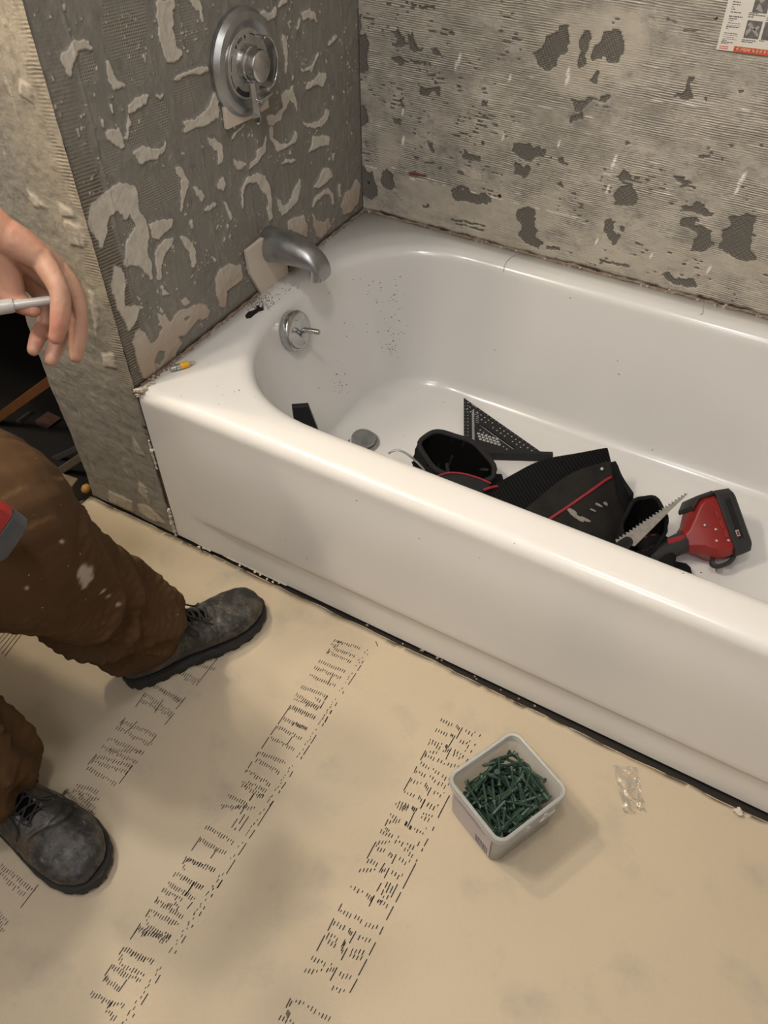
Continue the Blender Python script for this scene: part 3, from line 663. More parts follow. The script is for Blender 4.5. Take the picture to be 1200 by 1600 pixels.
# ================================================================ FLOOR PAPER WITH ITS PRINT
def paper():
    xs = np.concatenate([np.arange(-.237, 1.55, .012), [1.55]]); ys = np.concatenate([np.arange(-1.7, -.006, .012), [-.009]])
    U, V = np.meshgrid(xs, ys)
    edge = (V > -.012) * (.004 * fbm(U * 20, 0, 0, 3) + .001 - .005 * sstep(.4, 1.0, U))
    Z = .0006 * fbm(U * 6, V * 6, 0, 5)
    P = np.stack([U, V + edge, Z], -1).reshape(-1, 3); n, m = len(ys), len(xs)
    F = [(j * m + i, j * m + i + 1, (j + 1) * m + i + 1, (j + 1) * m + i) for j in range(n - 1) for i in range(m - 1)]
    o = obj('floor_paper', (P, F), M['paper'])
    s = o.modifiers.new('solid', 'SOLIDIFY'); s.thickness = .0016; s.offset = -1
    return tag(o, 'tan protective paper board covering the floor, with rows of black dotted print', 'floor paper')
sheet = paper()
pr = MB()
def dash(a, b, wd=.00105):
    a, b = np.array(a[:2]), np.array(b[:2]); d = b - a; L = np.linalg.norm(d)
    if L < 1e-6: return
    d /= L; n = np.array([-d[1], d[0]]) * wd / 2; k = d * wd * .4
    Q = [a - k * .2 + n * .5, a - n * .5 - k * .2, a + k - n, b - k - n, b + k * .2 - n * .5, b + k * .2 + n * .5, b - k + n, a + k + n]
    i = len(pr.v); pr.v += [(q[0], q[1], .0009) for q in Q]; pr.f.append(tuple(range(i, i + 8))); pr.mi.append(0)
rp = random.Random(5)
DIR = np.array([.018, -1.0]); DIR /= np.linalg.norm(DIR)
def prt(ox, oy, s, strokes, bars, dots, step=.0040, ln=.0058, wd=.00125):
    g = lambda q: at(ox + q[0] / s, oy + q[1] / s, 2, 0)[:2]
    for a, b, c, d in strokes:
        A, B = g((a, b)), g((c, d)); n = max(2, int(round(np.linalg.norm(B - A) / step)))
        for i in range(n + 1):
            p = A + (B - A) * i / n + DIR * rp.uniform(-.0012, .0012); L = ln * rp.choice((.6, 1, 1.1, 1.25))
            dash(p, p + DIR * L, wd * rp.uniform(.8, 1.15))
    for a, b, c, d in bars: dash(g((a, b)), g((c, d)), wd * 1.15)
    for q in dots:
        p = g(q); dash(p, p + DIR * rp.uniform(.002, .005), wd * .8)
prt(460, 980, 8.571, [(550,165,880,270),(600,175,640,190),(505,220,590,235),(530,265,810,380),(475,320,760,450),(350,440,680,580),(290,520,625,665),(220,630,550,770),(120,775,440,920),(290,940,350,980),(40,890,330,1060),(10,960,320,1070),(0,1050,280,1190),(0,1270,160,1340)],
    [(475,290,430,360),(895,510,845,585),(825,620,720,775),(515,640,440,770),(450,920,400,985),(400,1000,340,1090),(570,1010,545,1060),(445,1200,405,1275),(505,1115,475,1165),(395,1290,370,1330),(925,455,900,490),(660,860,645,895)],
    [(985,300),(950,330),(985,360),(870,430),(875,470),(830,510),(780,610),(740,650),(725,690),(690,740),(650,810),(610,845),(555,960),(515,1000),(500,1030),(480,1070),(450,1100),(440,1135),(410,1170),(390,1215),(350,1260),(330,1290),(915,405)])
prt(380, 1100, 8.571, [(650,30,965,170),(560,180,860,320),(480,290,785,450),(390,440,690,590),(240,645,570,770),(200,730,490,900),(70,880,370,1060),(80,1040,320,1140),(0,1080,270,1210),(0,1030,60,1060),(860,0,1060,20)],
    [(640,15,465,275),(450,295,365,420),(345,445,245,600),(215,640,170,710),(120,775,65,865),(45,885,25,920),(660,440,585,550),(150,1200,85,1300),(1135,175,1095,250),(980,415,905,535),(890,555,805,685),(665,905,620,980),(575,1050,510,1140),(405,1300,350,1371),(1180,90,1160,135),(1080,265,1055,300),(790,705,770,745),(495,1160,475,1200)],
    [(1180,30),(1130,80),(1100,140),(1075,180),(1050,210),(1020,255),(985,335),(935,385),(910,430),(905,465),(870,495),(840,530),(810,600),(765,650),(735,690),(665,825),(625,850),(615,890),(570,945),(545,980),(520,1010),(515,1050),(480,1100),(445,1130),(400,1220),(370,1240),(345,1290)])
prt(290, 1240, 8.571, [(590,10,830,120),(490,150,720,170),(720,150,930,180),(740,370,790,290),(290,430,650,630),(220,600,540,780),(10,850,400,1000),(0,1120,240,1230),(960,10,1050,20)],
    [(915,0,855,95),(820,140,730,280),(695,340,615,460),(845,310,715,505),(205,580,80,765),(425,740,335,870),(125,1190,10,1350),(1180,100,965,435),(930,490,850,605),(815,665,705,830),(665,890,545,1080),(495,1160,425,1270),(675,460,655,495),(365,1350,345,1371)],
    [(1160,30),(1130,70),(1110,100),(1060,205),(1010,250),(970,345),(930,385),(925,400),(890,430),(860,480),(835,520),(815,550),(770,650),(715,700),(665,815),(610,860),(510,1065),(460,1090),(440,1150),(370,1230),(380,1260),(315,1310)])
prt(210, 1340, 8.571, [(740,10,1090,140),(565,190,930,380),(470,330,820,530),(410,400,640,550),(560,600,600,650),(310,550,660,770),(240,700,600,870),(200,910,490,1030),(90,920,440,1110),(0,1260,150,1350),(470,600,520,610)],
    [(695,5,645,90),(800,330,680,520),(215,690,150,795),(85,880,5,1010),(780,600,705,690),(1180,300,1105,410),(900,725,865,785),(690,1050,630,1150),(1050,490,1025,535),(945,655,925,695),(790,900,765,940),(565,1245,540,1290),(320,525,290,595)],
    [(680,95),(665,120),(680,150),(1145,235),(1130,290),(1060,375),(1065,410),(1000,450),(975,480),(965,555),(900,610),(890,650),(850,685),(820,720),(810,750),(800,805),(740,850),(735,880),(715,940),(660,970),(650,1030),(580,1100),(570,1150),(515,1200),(490,1235),(205,785),(175,830),(190,870)])
prt(130, 1450, 8.571, [(780,10,900,50),(590,260,945,430),(540,480,825,610),(420,500,775,690),(310,650,490,780),(130,850,400,980),(400,990,560,1010),(330,1090,450,1180),(830,40,1180,100)],
    [(735,0,630,155),(550,255,480,360),(395,485,290,640),(590,690,470,860),(380,990,320,1080),(1035,630,965,745),(870,880,775,1030),(690,1150,660,1200),(540,1255,520,1286)],
    [(530,355),(505,390),(530,410),(510,450),(335,635),(305,680),(1050,520),(1005,550),(985,610),(910,690),(890,750),(845,790),(830,845),(790,910),(720,970),(700,1050),(635,1100),(620,1130),(590,1220)])
prt(630, 1110, 8.571, [(520,110,660,170),(730,185,760,225),(850,260,930,310),(450,250,590,310),(650,310,670,330),(780,390,880,460),(370,380,520,440),(355,425,500,480),(580,460,600,480),(700,530,810,600),(690,570,760,620),(540,540,650,500),(320,550,460,545),(310,590,420,630),(480,650,560,700),(610,710,740,740),(250,690,350,760),(410,780,480,830),(540,860,620,910),(190,800,300,850),(370,870,440,920),(490,950,570,1000),(120,920,240,970),(310,980,340,1030),(430,1080,510,1120),(30,1080,150,1130),(220,1150,250,1190),(340,1240,420,1290),(10,1270,70,1290),(130,1290,190,1310)],
    [(795,230,710,380),(695,340,600,500),(630,530,570,660),(300,540,230,670),(870,650,840,695),(185,750,145,835),(665,1020,655,1075),(105,900,5,1080),(375,1035,320,1145),(295,1190,230,1320),(620,1140,500,1371),(1035,325,1020,355),(970,450,950,475),(920,535,900,570)],
    [(965,285),(840,530),(865,420),(665,880),(615,975),(550,1100),(470,1260),(900,400)], step=.0052, wd=.0014)
prt(550, 1250, 8.571, [(650,10,760,60),(590,50,740,110),(830,90,870,110),(1030,40,1110,80),(960,180,1080,200),(940,220,1040,240),(520,190,600,210),(520,280,650,250),(730,290,740,310),(790,340,800,360),(850,370,960,430),(400,400,550,460),(460,370,500,400),(600,530,690,560),(750,580,830,620),(330,550,510,540),(330,610,440,660),(520,690,550,720),(650,770,730,820),(720,640,820,720),(230,790,350,830),(390,920,450,920),(120,920,310,920),(550,950,630,1010),(0,1140,150,1210),(220,1240,270,1290),(360,1340,410,1350)],
    [(980,0,915,120),(1195,150,1150,245),(840,160,740,370),(485,260,440,350),(1100,360,1075,415),(905,560,875,620),(1020,520,965,620),(310,580,200,785),(595,730,530,860),(855,850,680,1190),(500,910,430,1050),(395,1110,330,1225),(480,1100,440,1180),(520,1110,455,1245),(550,1155,505,1250),(610,1130,520,1310),(425,1200,390,1280),(490,1275,460,1335),(655,1235,585,1371),(300,1280,250,1371),(875,795,855,830),(950,650,930,690),(440,845,380,945)],
    [(1160,60),(630,480),(940,665),(780,800),(680,990),(430,1285),(1000,370)], step=.0052, wd=.0014)
prt(440, 1400, 6.667, [(1010,40,1110,80),(630,140,730,180),(780,200,840,240),(890,280,1000,310),(560,265,660,310),(715,340,740,370),(820,410,930,440),(500,380,590,430),(470,440,570,490),(660,460,670,480),(640,500,650,550),(750,540,860,570),(730,590,840,630),(330,625,460,690),(490,750,550,750),(255,765,420,765),(620,795,730,820),(545,940,660,970),(115,1085,240,1095),(290,1130,360,1180),(400,1215,510,1255),(70,1190,90,1220),(0,1240,130,1310)],
    [(965,0,910,110),(1165,110,1090,255),(630,80,590,160),(1060,320,1020,405),(545,235,480,365),(775,370,705,495),(980,485,910,620),(450,410,365,575),(685,545,620,670),(890,660,800,830),(580,745,505,885),(790,865,710,1010),(95,1065,45,1165)],
    [(525,700)], step=.0052, wd=.0014)
for q in (([(770,20,980,110),(740,60,950,170),(690,130,900,220),(650,180,860,280),(610,240,830,300),(560,310,730,410),(700,200,880,210),(590,270,800,340),(490,420,620,460),(470,450,620,510),(410,460,590,600),(500,480,600,560),(560,580,600,600),(20,920,220,1080),(0,960,160,1100),(0,1200,50,1280),(0,1250,30,1330)],
   [(785,5,750,60),(975,120,940,165),(605,235,550,300),(830,305,745,420),(420,450,395,490),(240,1050,130,1195),(860,30,800,90)]),):
    prt(0, 1120, 4, q[0], q[1], [], step=.0046, ln=.0062, wd=.0011)
prt(0, 960, 2.857, [(690,310,800,380),(650,350,780,440),(640,380,770,450),(720,330,820,380),(850,210,960,240),(790,240,890,290),(800,260,870,300),(900,200,970,200),(280,800,330,790)],
    [(650,350,605,415),(730,380,690,440),(830,370,785,425),(775,445,735,495),(980,185,875,320),(310,780,290,800)], [], step=.0046, ln=.0062, wd=.0011)
prt(0, 960, 2.857, [], [(100,85,20,190),(85,80,5,180),(70,75,0,160),(55,70,0,130),(35,68,0,110)], [], wd=.0011)
obj('print', pr, M['ink'], sheet, smooth=False)

# ================================================================ BATHTUB
def rrect(x0, x1, y0, y1, rl, rr, z, ex=2.0, ne=26, nc=18):
    """ring round a rectangle; rl / rr = (rx, ry) of the corners at the left / right end"""
    R = []
    cs = [(x0, y0, 180, rl), (x1, y0, 270, rr), (x1, y1, 0, rr), (x0, y1, 90, rl)]
    for k, (cx, cy, a0, (rx, ry)) in enumerate(cs):
        ox = cx + (rx if cx == x0 else -rx); oy = cy + (ry if cy == y0 else -ry)
        arc = []
        for i in range(nc + 1):
            a = math.radians(a0 + 90 * i / nc); c, s = math.cos(a), math.sin(a)
            arc.append((ox + rx * math.copysign(abs(c) ** (2 / ex), c), oy + ry * math.copysign(abs(s) ** (2 / ex), s), z))
        R += arc
        nx = cs[(k + 1) % 4]; nrx, nry = nx[3]
        nox = nx[0] + (nrx if nx[0] == x0 else -nrx); noy = nx[1] + (nry if nx[1] == y0 else -nry)
        a = math.radians(nx[2]); e = (nox + nrx * math.cos(a), noy + nry * math.sin(a), z)
        n_ = ne * (3 if k % 2 == 0 else 1)
        for i in range(1, n_): t = i / n_; R.append(tuple(np.array(arc[-1]) * (1 - t) + np.array(e) * t))
    return R
def tub():
    R = []
    sm = (.004, .004)
    z_list = [.007, .02, .05, .075, .083, .088, .093, .098, .11, .14, .18, .22, .26, .30, .33, .345, .352]
    for z in z_list: R.append(rrect(.001, TL - .001, 0, W - .001, sm, sm, z))
    for k in range(1, 7):
        a = math.pi / 2 * k / 6; q = .022 * (1 - math.cos(a))
        R.append(rrect(.001, TL - .001, q, W - .001 - .0 * q, sm, sm, .352 + .022 * math.sin(a)))
    op = dict(x0=.052, x1=TL - .075, y0=.069, y1=.703)
    def opening(g, z, ex, gl=None): 
        return rrect(op['x0'] - g, op['x1'] + g, op['y0'] - g, op['y1'] + g, (.275 + g, .315 + g), (.24 + g, .315 + g), z, ex)
    R.append(opening(.020, H, 2.35)); 
    for k in range(0, 7):
        a = math.pi / 2 * k / 6; q = .024 * (1 - math.cos(a))
        R.append(opening(.012 - .026 * math.sin(a), H - q * 1.0, 2.35))
    # basin walls: profile parameter 0..1
    bot = dict(x0=.235, x1=1.20, y0=.160, y1=.605)
    z0, z1 = H - .024, .048
    steps = 18
    for k in range(1, steps + 1):
        s = k / steps; zz = z0 + (z1 + .045 - z0) * s
        e = lambda a, b, pw: a + (b - a) * (s ** pw)
        R.append(rrect(e(op['x0'] + .014, .150, 1.15), e(op['x1'] - .014, 1.30, 1.0), e(op['y0'] + .014, .122, 1.1), e(op['y1'] - .014, .648, 1.1),
                       (e(.261, .17, 1), e(.30, .20, 1)), (e(.23, .2, 1), e(.30, .20, 1)), zz, 2.3))
    for k in range(1, 9):
        a = math.pi / 2 * k / 8; s, c = math.sin(a), 1 - math.cos(a)
        g = lambda p, q: p + (q - p) * c
        R.append(rrect(g(.150, .215), g(1.30, 1.22), g(.122, .160), g(.648, .606), (g(.17, .13), g(.20, .15)), (.18, g(.2, .15)), z1 + .045 - .040 * s, 2.3))
    R.append(rrect(.245, 1.19, .185, .58, (.12, .13), (.12, .13), z1 + .0035, 2.2))
    R.append(rrect(.33, 1.1, .26, .50, (.10, .11), (.10, .11), z1 + .0015, 2.0))
    R.append(rrect(.45, 1.0, .36, .40, (.018, .018), (.018, .018), z1, 2.0))
    V = np.array([p for r in R for p in r]); n = len(R[0])
    # recessed apron panel on the room side
    front = (V[:, 1] < .0005) & (V[:, 2] < .36)
    zx = V[:, 2]
    rec = sstep(.098, .080, zx) * sstep(.055, .16, V[:, 0])
    V[:, 1] += front * (rec * .0090 - .0065 * sstep(.345, .26, zx) * sstep(.03, .16, V[:, 0]) - .001 * sstep(.08, .0, zx))
    # lazy waviness of pressed steel
    F = [(i * n + j, i * n + (j + 1) % n, (i + 1) * n + (j + 1) % n, (i + 1) * n + j) for i in range(len(R) - 1) for j in range(n)]
    F.append(tuple(range((len(R) - 1) * n, len(R) * n)))
    # finer faucet end for the dirt mask: split through subdivision done by modifier-free duplication is not needed
    return V, F
TV, TF = tub()
tb_o = obj('bathtub', (TV, TF), M['enamel'], smooth=True)
tb_o.data.attributes.new('dirt', 'FLOAT', 'POINT')
tag(tb_o, 'long white alcove bathtub with a flat apron, dusty inside, set between the stripped walls', 'bathtub')
# fittings of the basin: overflow plate with trip lever, drain
oc = np.array([.0905, .352, .318]); on = np.array([1, .05, .28]); on /= np.linalg.norm(on)
ov = obj('overflow_plate', MB().lathe([(-.012, .040), (.001, .0405), (.004, .039), (.0062, .034), (.0068, .02), (.0066, .001)], oc, on, 40, cap1=True), M['chrome'], tb_o, auto=50)
tag(ov, 'chrome overflow plate')
up = np.cross(on, (0, 1, 0)); up = up if up[2] > 0 else -up; sd = np.cross(up, on)
obj('trip_lever', MB().tube(catmull([oc + on * .004 - up * .012, oc + on * .011 - up * .003, oc + on * .020 + up * .002, oc + on * .045 - up * .004 + np.array([0, .004, 0])], 5), [.0045] * 8 + [.0055] * 8, 10), M['chrome'], ov)
for sg in (1, -1): obj('plate_screw', MB().ball(oc + on * .006 - up * .026 * sg, .0035, n=10), M['steel'], ov)
dc = np.array([.215, .385, .053])
dr = obj('drain', MB().lathe([(0, .036), (.003, .036), (.0045, .033), (.004, .029), (.001, .028)], dc, (0, 0, 1), 36, cap1=True), M['dull'], tb_o, auto=40)
obj('drain_stopper', MB().lathe([(.001, .026), (.012, .027), (.016, .025), (.018, .012), (.018, .001)], dc, (.15, 0, 1), 32, cap1=True), M['dull'], dr, auto=40)
# scuffs on the enamel
sc_b = MB()
rs = random.Random(11)
# locate the true basin surface by ray casting the finished mesh (real intersection, used for every scuff)
from mathutils.bvhtree import BVHTree
bvh = BVHTree.FromPolygons([tuple(v) for v in TV], TF)
def on_tub(px, py):
    d = ray(px, py); d /= np.linalg.norm(d)
    loc, nrm, idx, dist = bvh.ray_cast(Vector(CAM), Vector(d))
    if loc is None: return None, None
    nn = np.array(nrm)
    if nn @ d > 0: nn = -nn
    return np.array(loc), nn
def scuff(px, py, r, asp=1.0, h=.0004):
    p, nn = on_tub(px, py)
    if p is None: return
    a = np.cross(nn, (0, 0, 1)); a = a / (np.linalg.norm(a) + 1e-9) if np.linalg.norm(a) > 1e-3 else np.array([1., 0, 0]); b = np.cross(nn, a)
    t0 = rs.uniform(0, 6.28); k = rs.randint(5, 8); top = []
    for i in range(k):
        t = t0 + 6.283 * i / k; q = r * rs.uniform(.6, 1.2); top.append(p + nn * h + a * math.cos(t) * q * asp + b * math.sin(t) * q)
    base = [q - nn * (h + .0004) for q in top]
    sc_b.add(top + base, [tuple(range(k))] + [(i, i + k, (i + 1) % k + k, (i + 1) % k) for i in range(k)])
for cx, cy, sx, sy, n in ((605, 468, 22, 22, 26), (622, 520, 16, 30, 26), (530, 600, 22, 20, 22), (545, 520, 40, 30, 8), (610, 545, 8, 10, 16), (450, 450, 20, 10, 16), (1110, 880, 40, 40, 10), (560, 450, 60, 30, 8), (800, 600, 250, 120, 14), (350, 600, 60, 30, 10), (700, 840, 300, 60, 8)):
    for _ in range(n): scuff(rs.gauss(cx, sx * .6), rs.gauss(cy, sy * .6), rs.uniform(.0004, .0013), rs.uniform(1, 2.2))
o = obj('scuffs', sc_b, plain('dark_scuff', (.10, .09, .08), .8), tb_o, smooth=False); tag(o, 'small dark chips and scuffs on the enamel', kind='stuff')

# ================================================================ WALL FIXTURES
def bath_frame(c): return np.array(c, float)
# shower valve
vc = np.array([.002, .390, .779])
sv = empty('shower_valve', vc, 'round chrome single-lever shower valve with a tilted lever on the stripped wall', 'shower valve')
X = np.array([1., 0, 0])
obj('escutcheon', MB().lathe([(.0, .080), (.006, .080), (.014, .074), (.0165, .066), (.016, .062), (.0125, .058), (.0115, .050)], vc, X, 64), M['dull'], sv, auto=35)
obj('dial_plate', MB().lathe([(.0105, .052), (.0125, .051), (.0125, .001)], vc, X, 48, cap1=True), M['steel'], sv, auto=30)
mk = MB()
def arc_mark(r, a0, a1, wd, n=10):
    P = [(r * math.cos(math.radians(a)), r * math.sin(math.radians(a))) for a in np.linspace(a0, a1, n)]
    Q = [((r + wd) * math.cos(math.radians(a)), (r + wd) * math.sin(math.radians(a))) for a in np.linspace(a1, a0, n)]
    mk.prism(P + Q, .0004, vc + X * .0125, (0, 1, 0), (0, 0, 1), X)
arc_mark(.040, 215, 262, .008); arc_mark(.046, 185, 212, .0012); arc_mark(.044, 150, 178, .0010); arc_mark(.043, 45, 72, .0015)
for a in (92, 128): # arrow heads and the word between them
    r = .041; y, z = r * math.cos(math.radians(a)), r * math.sin(math.radians(a)); s_ = .0035 if a < 100 else -.0035
    mk.prism([(y + s_, z - .001), (y - s_ * .3, z + .0035), (y - s_ * .3, z - .0035)], .0004, vc + X * .0125, (0, 1, 0), (0, 0, 1), X)
for a in (104, 110, 116):
    r = .041; y, z = r * math.cos(math.radians(a)), r * math.sin(math.radians(a)); mk.box(vc + X * .0127 + np.array([0, y, z]), (.0004, .0012, .004)); mk.box(vc + X * .0127 + np.array([0, y - .0012, z + .0015]), (.0004, .002, .0012)); mk.box(vc + X * .0127 + np.array([0, y - .0012, z - .0015]), (.0004, .002, .0012))
obj('dial_marks', mk, M['ink'], sv, smooth=False)
mk = MB(); arc_mark(.027, 75, 115, .0025); obj('blue_mark', mk, plain('blue_mark', (.05, .07, .25), .5), sv, smooth=False)
kc = vc + np.array([0, -.002, .002])
obj('knob', MB().lathe([(.012, .029), (.016, .0285), (.024, .0270), (.0255, .0252), (.027, .0252), (.039, .0242), (.0415, .0232), (.043, .020), (.043, .001)], kc, X, 44, cap1=True), M['chrome'], sv, auto=30)
# lever: a broad collar round the knob, opening into a pointed handle below
hub = MB()
ring = []
for i, a in enumerate(np.linspace(68, -78, 26)):
    t = i / 25; r = .0275 + .012 * math.sin(math.pi * min(1, t * 1.1)) ; wdt = .020
    ca, sa = math.cos(math.radians(a)), math.sin(math.radians(a))
    c = kc + np.array([.032, r * ca * 1.0 + .004, r * sa * 1.45])
    n = np.array([0, ca, sa]); ring.append([c + X * wdt / 2 + n * .0025, c + X * wdt / 2 - n * .0015, c - X * wdt / 2 - n * .0015, c - X * wdt / 2 + n * .0025])
hub.rings(ring)
hub.box(kc + np.array([.032, .006, -.049]), (.020, .034, .005), Euler((math.radians(8), 0, 0)).to_matrix())
obj('lever_hoop', hub, M['chrome'], sv, bevel=.001, auto=40)
lv = MB()
L0 = kc + np.array([.024, -.008, -.024])
sec = []
for t, wd, th in ((0, .006, .010), (.3, .007, .011), (.62, .0085, .013), (.8, .012, .012), (.93, .007, .007), (1, .0008, .0008)):
    c = L0 + np.array([.004 * t, .000 * t, -.066 * t]); sec.append([c + np.array([th / 2, 0, 0]), c + np.array([0, wd, 0]), c + np.array([-th / 2, 0, 0]), c + np.array([0, -wd, 0])])
lv.rings(sec); obj('lever', lv, M['chrome'], sv, smooth=False, bevel=.0008)
# tub spout
sp0 = np.array([.0, .405, .456])
sp = empty('tub_spout', sp0, 'dull chrome tub spout jutting from the wall above the tub rim', 'tub spout')
S = []
prof = [(.000, 0, .0330, .0330), (.004, 0, .0335, .0335), (.030, .001, .0325, .0325), (.060, .0005, .0310, .0305), (.085, -.001, .0290, .0270), (.105, -.003, .0270, .0240), (.120, -.0075, .0250, .0215), (.130, -.013, .0235, .0185), (.137, -.020, .0215, .0150), (.141, -.028, .0195, .0110), (.1415, -.034, .0180, .0060)]
for x, dz, ry, rz in prof:
    x *= .92
    ring_ = []
    for a in np.linspace(0, 2 * math.pi, 36, endpoint=False):
        c, s_ = math.cos(a), math.sin(a)
        yy = ry * math.copysign(abs(c) ** .9, c); zz = rz * (s_ if s_ > 0 else s_ * (1 - .12 * min(1, x / .06)))
        ring_.append(sp0 + np.array([x - .15 * zz * (x > .08) * min(1, (x - .08) / .05), yy, dz + zz]))
    S.append(ring_)
obj('spout_body', MB().rings(S), M['dull'], sp, auto=60)
obj('spout_nozzle', MB().rings([[sp0 + np.array([.108 + .016 * math.cos(a) , .0165 * math.sin(a), z]) for a in np.linspace(0, 2 * math.pi, 28, endpoint=False)] for z in (-.014, -.040, -.0445)]), M['chrome'], sp, auto=50)
# tile fragments left under the fixtures
def tile_piece(pix, label, t=.0075):
    P = [at(x, y, 0, .0)[1:] for x, y in pix]
    o = obj('tile_fragment', MB().prism([tuple(p) for p in P], t, (.0018, 0, 0), (0, 1, 0), (0, 0, 1), (1, 0, 0)), M['tile'], smooth=False, bevel=.0008)
    return tag(o, label, 'tile')
tile_piece([(343, 150), (349, 201), (386, 184), (414, 166), (408, 120), (360, 110)], 'cream tile corner sticking out below the round chrome valve plate')
tile_piece([(379, 391), (386, 428), (404, 459), (446, 431), (443, 410), (440, 370), (405, 370)], 'broken cream tile piece on the wall under the tub spout')
# paper label on the back wall
def wall_label():
    y = W - .0035
    A, B, Cc = at(1119, 77, 1, y), at(1200, 87, 1, y), at(1138, 0, 1, y)
    Uv = B - A; Uv /= np.linalg.norm(Uv); Vv = np.cross(Uv, (0, -1, 0)); Vv = -Vv if Vv[2] < 0 else Vv; N = np.array([0, -1., 0])
    Vv = (Cc - A) / np.linalg.norm(Cc - A)
    q = lambda u0, v0, u1, v1: [(u0, v0), (u1, v0), (u1, v1), (u0, v1)]
    r = empty('paper_label', A, 'white printed instruction label with grey photos and a red strip on the back wall', 'label')
    obj('label_sheet', MB().prism(q(0, 0, .20, .13), .0005, A, Uv, Vv, N), M['label_white'], r, smooth=False)
    px = np.linalg.norm(B - A) / 81.6     # metres per photo pixel along the label
    mb = MB(); O = A + N * .0005
    mb.prism(q(27 * px, -.2 * px, .20, 8 * px), .0002, O, Uv, Vv, N); obj('red_strip', mb, M['label_red'], r, smooth=False)
    rl = random.Random(3)
    mb = MB()
    for x0 in (31, 38, 42, 46, 50, 56, 62, 68, 74, 80, 86, 92, 98):
        x = x0
        mb.prism(q(x * px, 2.4 * px, (x + 1.1) * px, 6.4 * px), .0001, O + N * .0002, Uv, Vv, N)
        if x0 != 56: mb.prism(q(x * px, 5.2 * px, (x + 3) * px, 6.4 * px), .0001, O + N * .0002, Uv, Vv, N)
        mb.prism(q(x * px, (2.4 if rl.random() < .5 else 3.8) * px, (x + 3) * px, 4.8 * px if x0 == 56 else 3.4 * px), .0001, O + N * .0002, Uv, Vv, N)
    obj('strip_lettering', mb, M['label_white'], r, smooth=False)
    mb = MB()
    for k, (yy, x0, x1, hh) in enumerate([(9.5,5,17,1),(11.5,5,24,1.2),(14,6,13,1.2),(16.5,6,28,.6),(19,6,23,.6),(22,6,28,.6),(24.5,6,27,1),(31,7,11,1),(33.5,7,26,1.2),(36,7,28,.6),(39,8,27,.8),(42.5,8,16,.8),(45,8,20,1.2),(48,7,28,1.4),(54,8,24,1.2),(58,8,14,1),(61,8,12,1),(64.5,8,20,1.2),(68,8,20,1.2),(72,8,13,1),
                                     (15,36,53,1.2),(17.5,36,57,1.2),(50,36,45,1.2),(53,36,62,1.2),(55.5,36,50,1),(19,62,70,1),(48,64,85,1),(51,64,80,1)]):
        x = x0
        while x < x1:
            wd = min(rl.uniform(1.5, 5), x1 - x); mb.prism(q(x * px, yy * px, (x + wd) * px, (yy + hh) * px), .0001, O, Uv, Vv, N); x += wd + .7
    obj('small_print', mb, M['ink'], r, smooth=False)
    mb = MB(); mb.prism(q(4 * px, 2 * px, 18 * px, 3.6 * px), .0001, O, Uv, Vv, N); mb.prism(q(4 * px, 5 * px, 18 * px, 6.4 * px), .0001, O, Uv, Vv, N); obj('red_print', mb, plain('pink_print', (.6, .14, .12), .6), r, smooth=False)
    mb = MB(); mb.prism(q(37 * px, 21 * px, 60 * px, 46 * px), .0002, O, Uv, Vv, N); mb.prism(q(64 * px, 21 * px, 95 * px, 46 * px), .0002, O, Uv, Vv, N); mb.prism(q(40 * px, 57 * px, 62 * px, 84 * px), .0002, O, Uv, Vv, N); mb.prism(q(66 * px, 57 * px, 95 * px, 84 * px), .0002, O, Uv, Vv, N)
    obj('photo', mb, M['label_grey'], r, smooth=False)
    mb = MB(); O2 = O + N * .0002
    for P in ([(38,40),(42,44),(59,27),(58,24)],[(38,30),(42,36),(48,34),(40,24)],[(48,34),(54,40),(58,38),(54,32)],[(44,62),(48,70),(56,60),(54,58)],[(46,74),(52,80),(58,78),(50,70)],[(76,30),(90,36),(90,40),(80,38)],[(70,60),(80,70),(90,64),(86,60)]):
        mb.prism([(a * px, b * px) for a, b in P], .0001, O2, Uv, Vv, N)
    obj('photo_light', mb, M['label_mid'], r, smooth=False)
wall_label()

# caulk and plaster crumbs where the tub meets the walls
cr = MB(); gr = MB(); rc = random.Random(4)
def crumb(mb, c, r):
    k = rc.choice((5, 6)); V = []
    for s_ in (-1, 1):
        for i in range(k):
            a = 6.283 * i / k + s_ * .3; q = r * rc.uniform(.6, 1.2); V.append((c[0] + math.cos(a) * q * 1.3, c[1] + math.sin(a) * q, c[2] + s_ * r * rc.uniform(.3, .7)))
    mb.add(V, [tuple(range(k))[::-1], tuple(range(k, 2 * k))] + [(i, (i + 1) % k, k + (i + 1) % k, k + i) for i in range(k)])
for i in range(300):
    x = rc.uniform(.01, 1.5); crumb(cr if rc.random() < .45 else gr, (x, W - rc.uniform(.001, .007), H + rc.uniform(0, .003)), rc.uniform(.0008, .0028))
for i in range(220):
    y = rc.uniform(.01, .75); k = (y < .10) or (.30 < y < .36); crumb(cr if (rc.random() < .15 or y < .03) else gr, (rc.uniform(.002, .008 if not k else .012), y, H + rc.uniform(0, .002)), rc.uniform(.0008, .0026))
for i in range(150): crumb(gr, (rc.gauss(.030, .010), rc.gauss(.325, .016), H + .0006), rc.uniform(.0004, .0014))
for i in range(60): # chalky lump at the front corner
    crumb(cr, (rc.uniform(-.003, .014), rc.uniform(-.003, .045) , H - rc.uniform(-.002, .012) * (rc.random() < .5)), rc.uniform(.002, .0045))
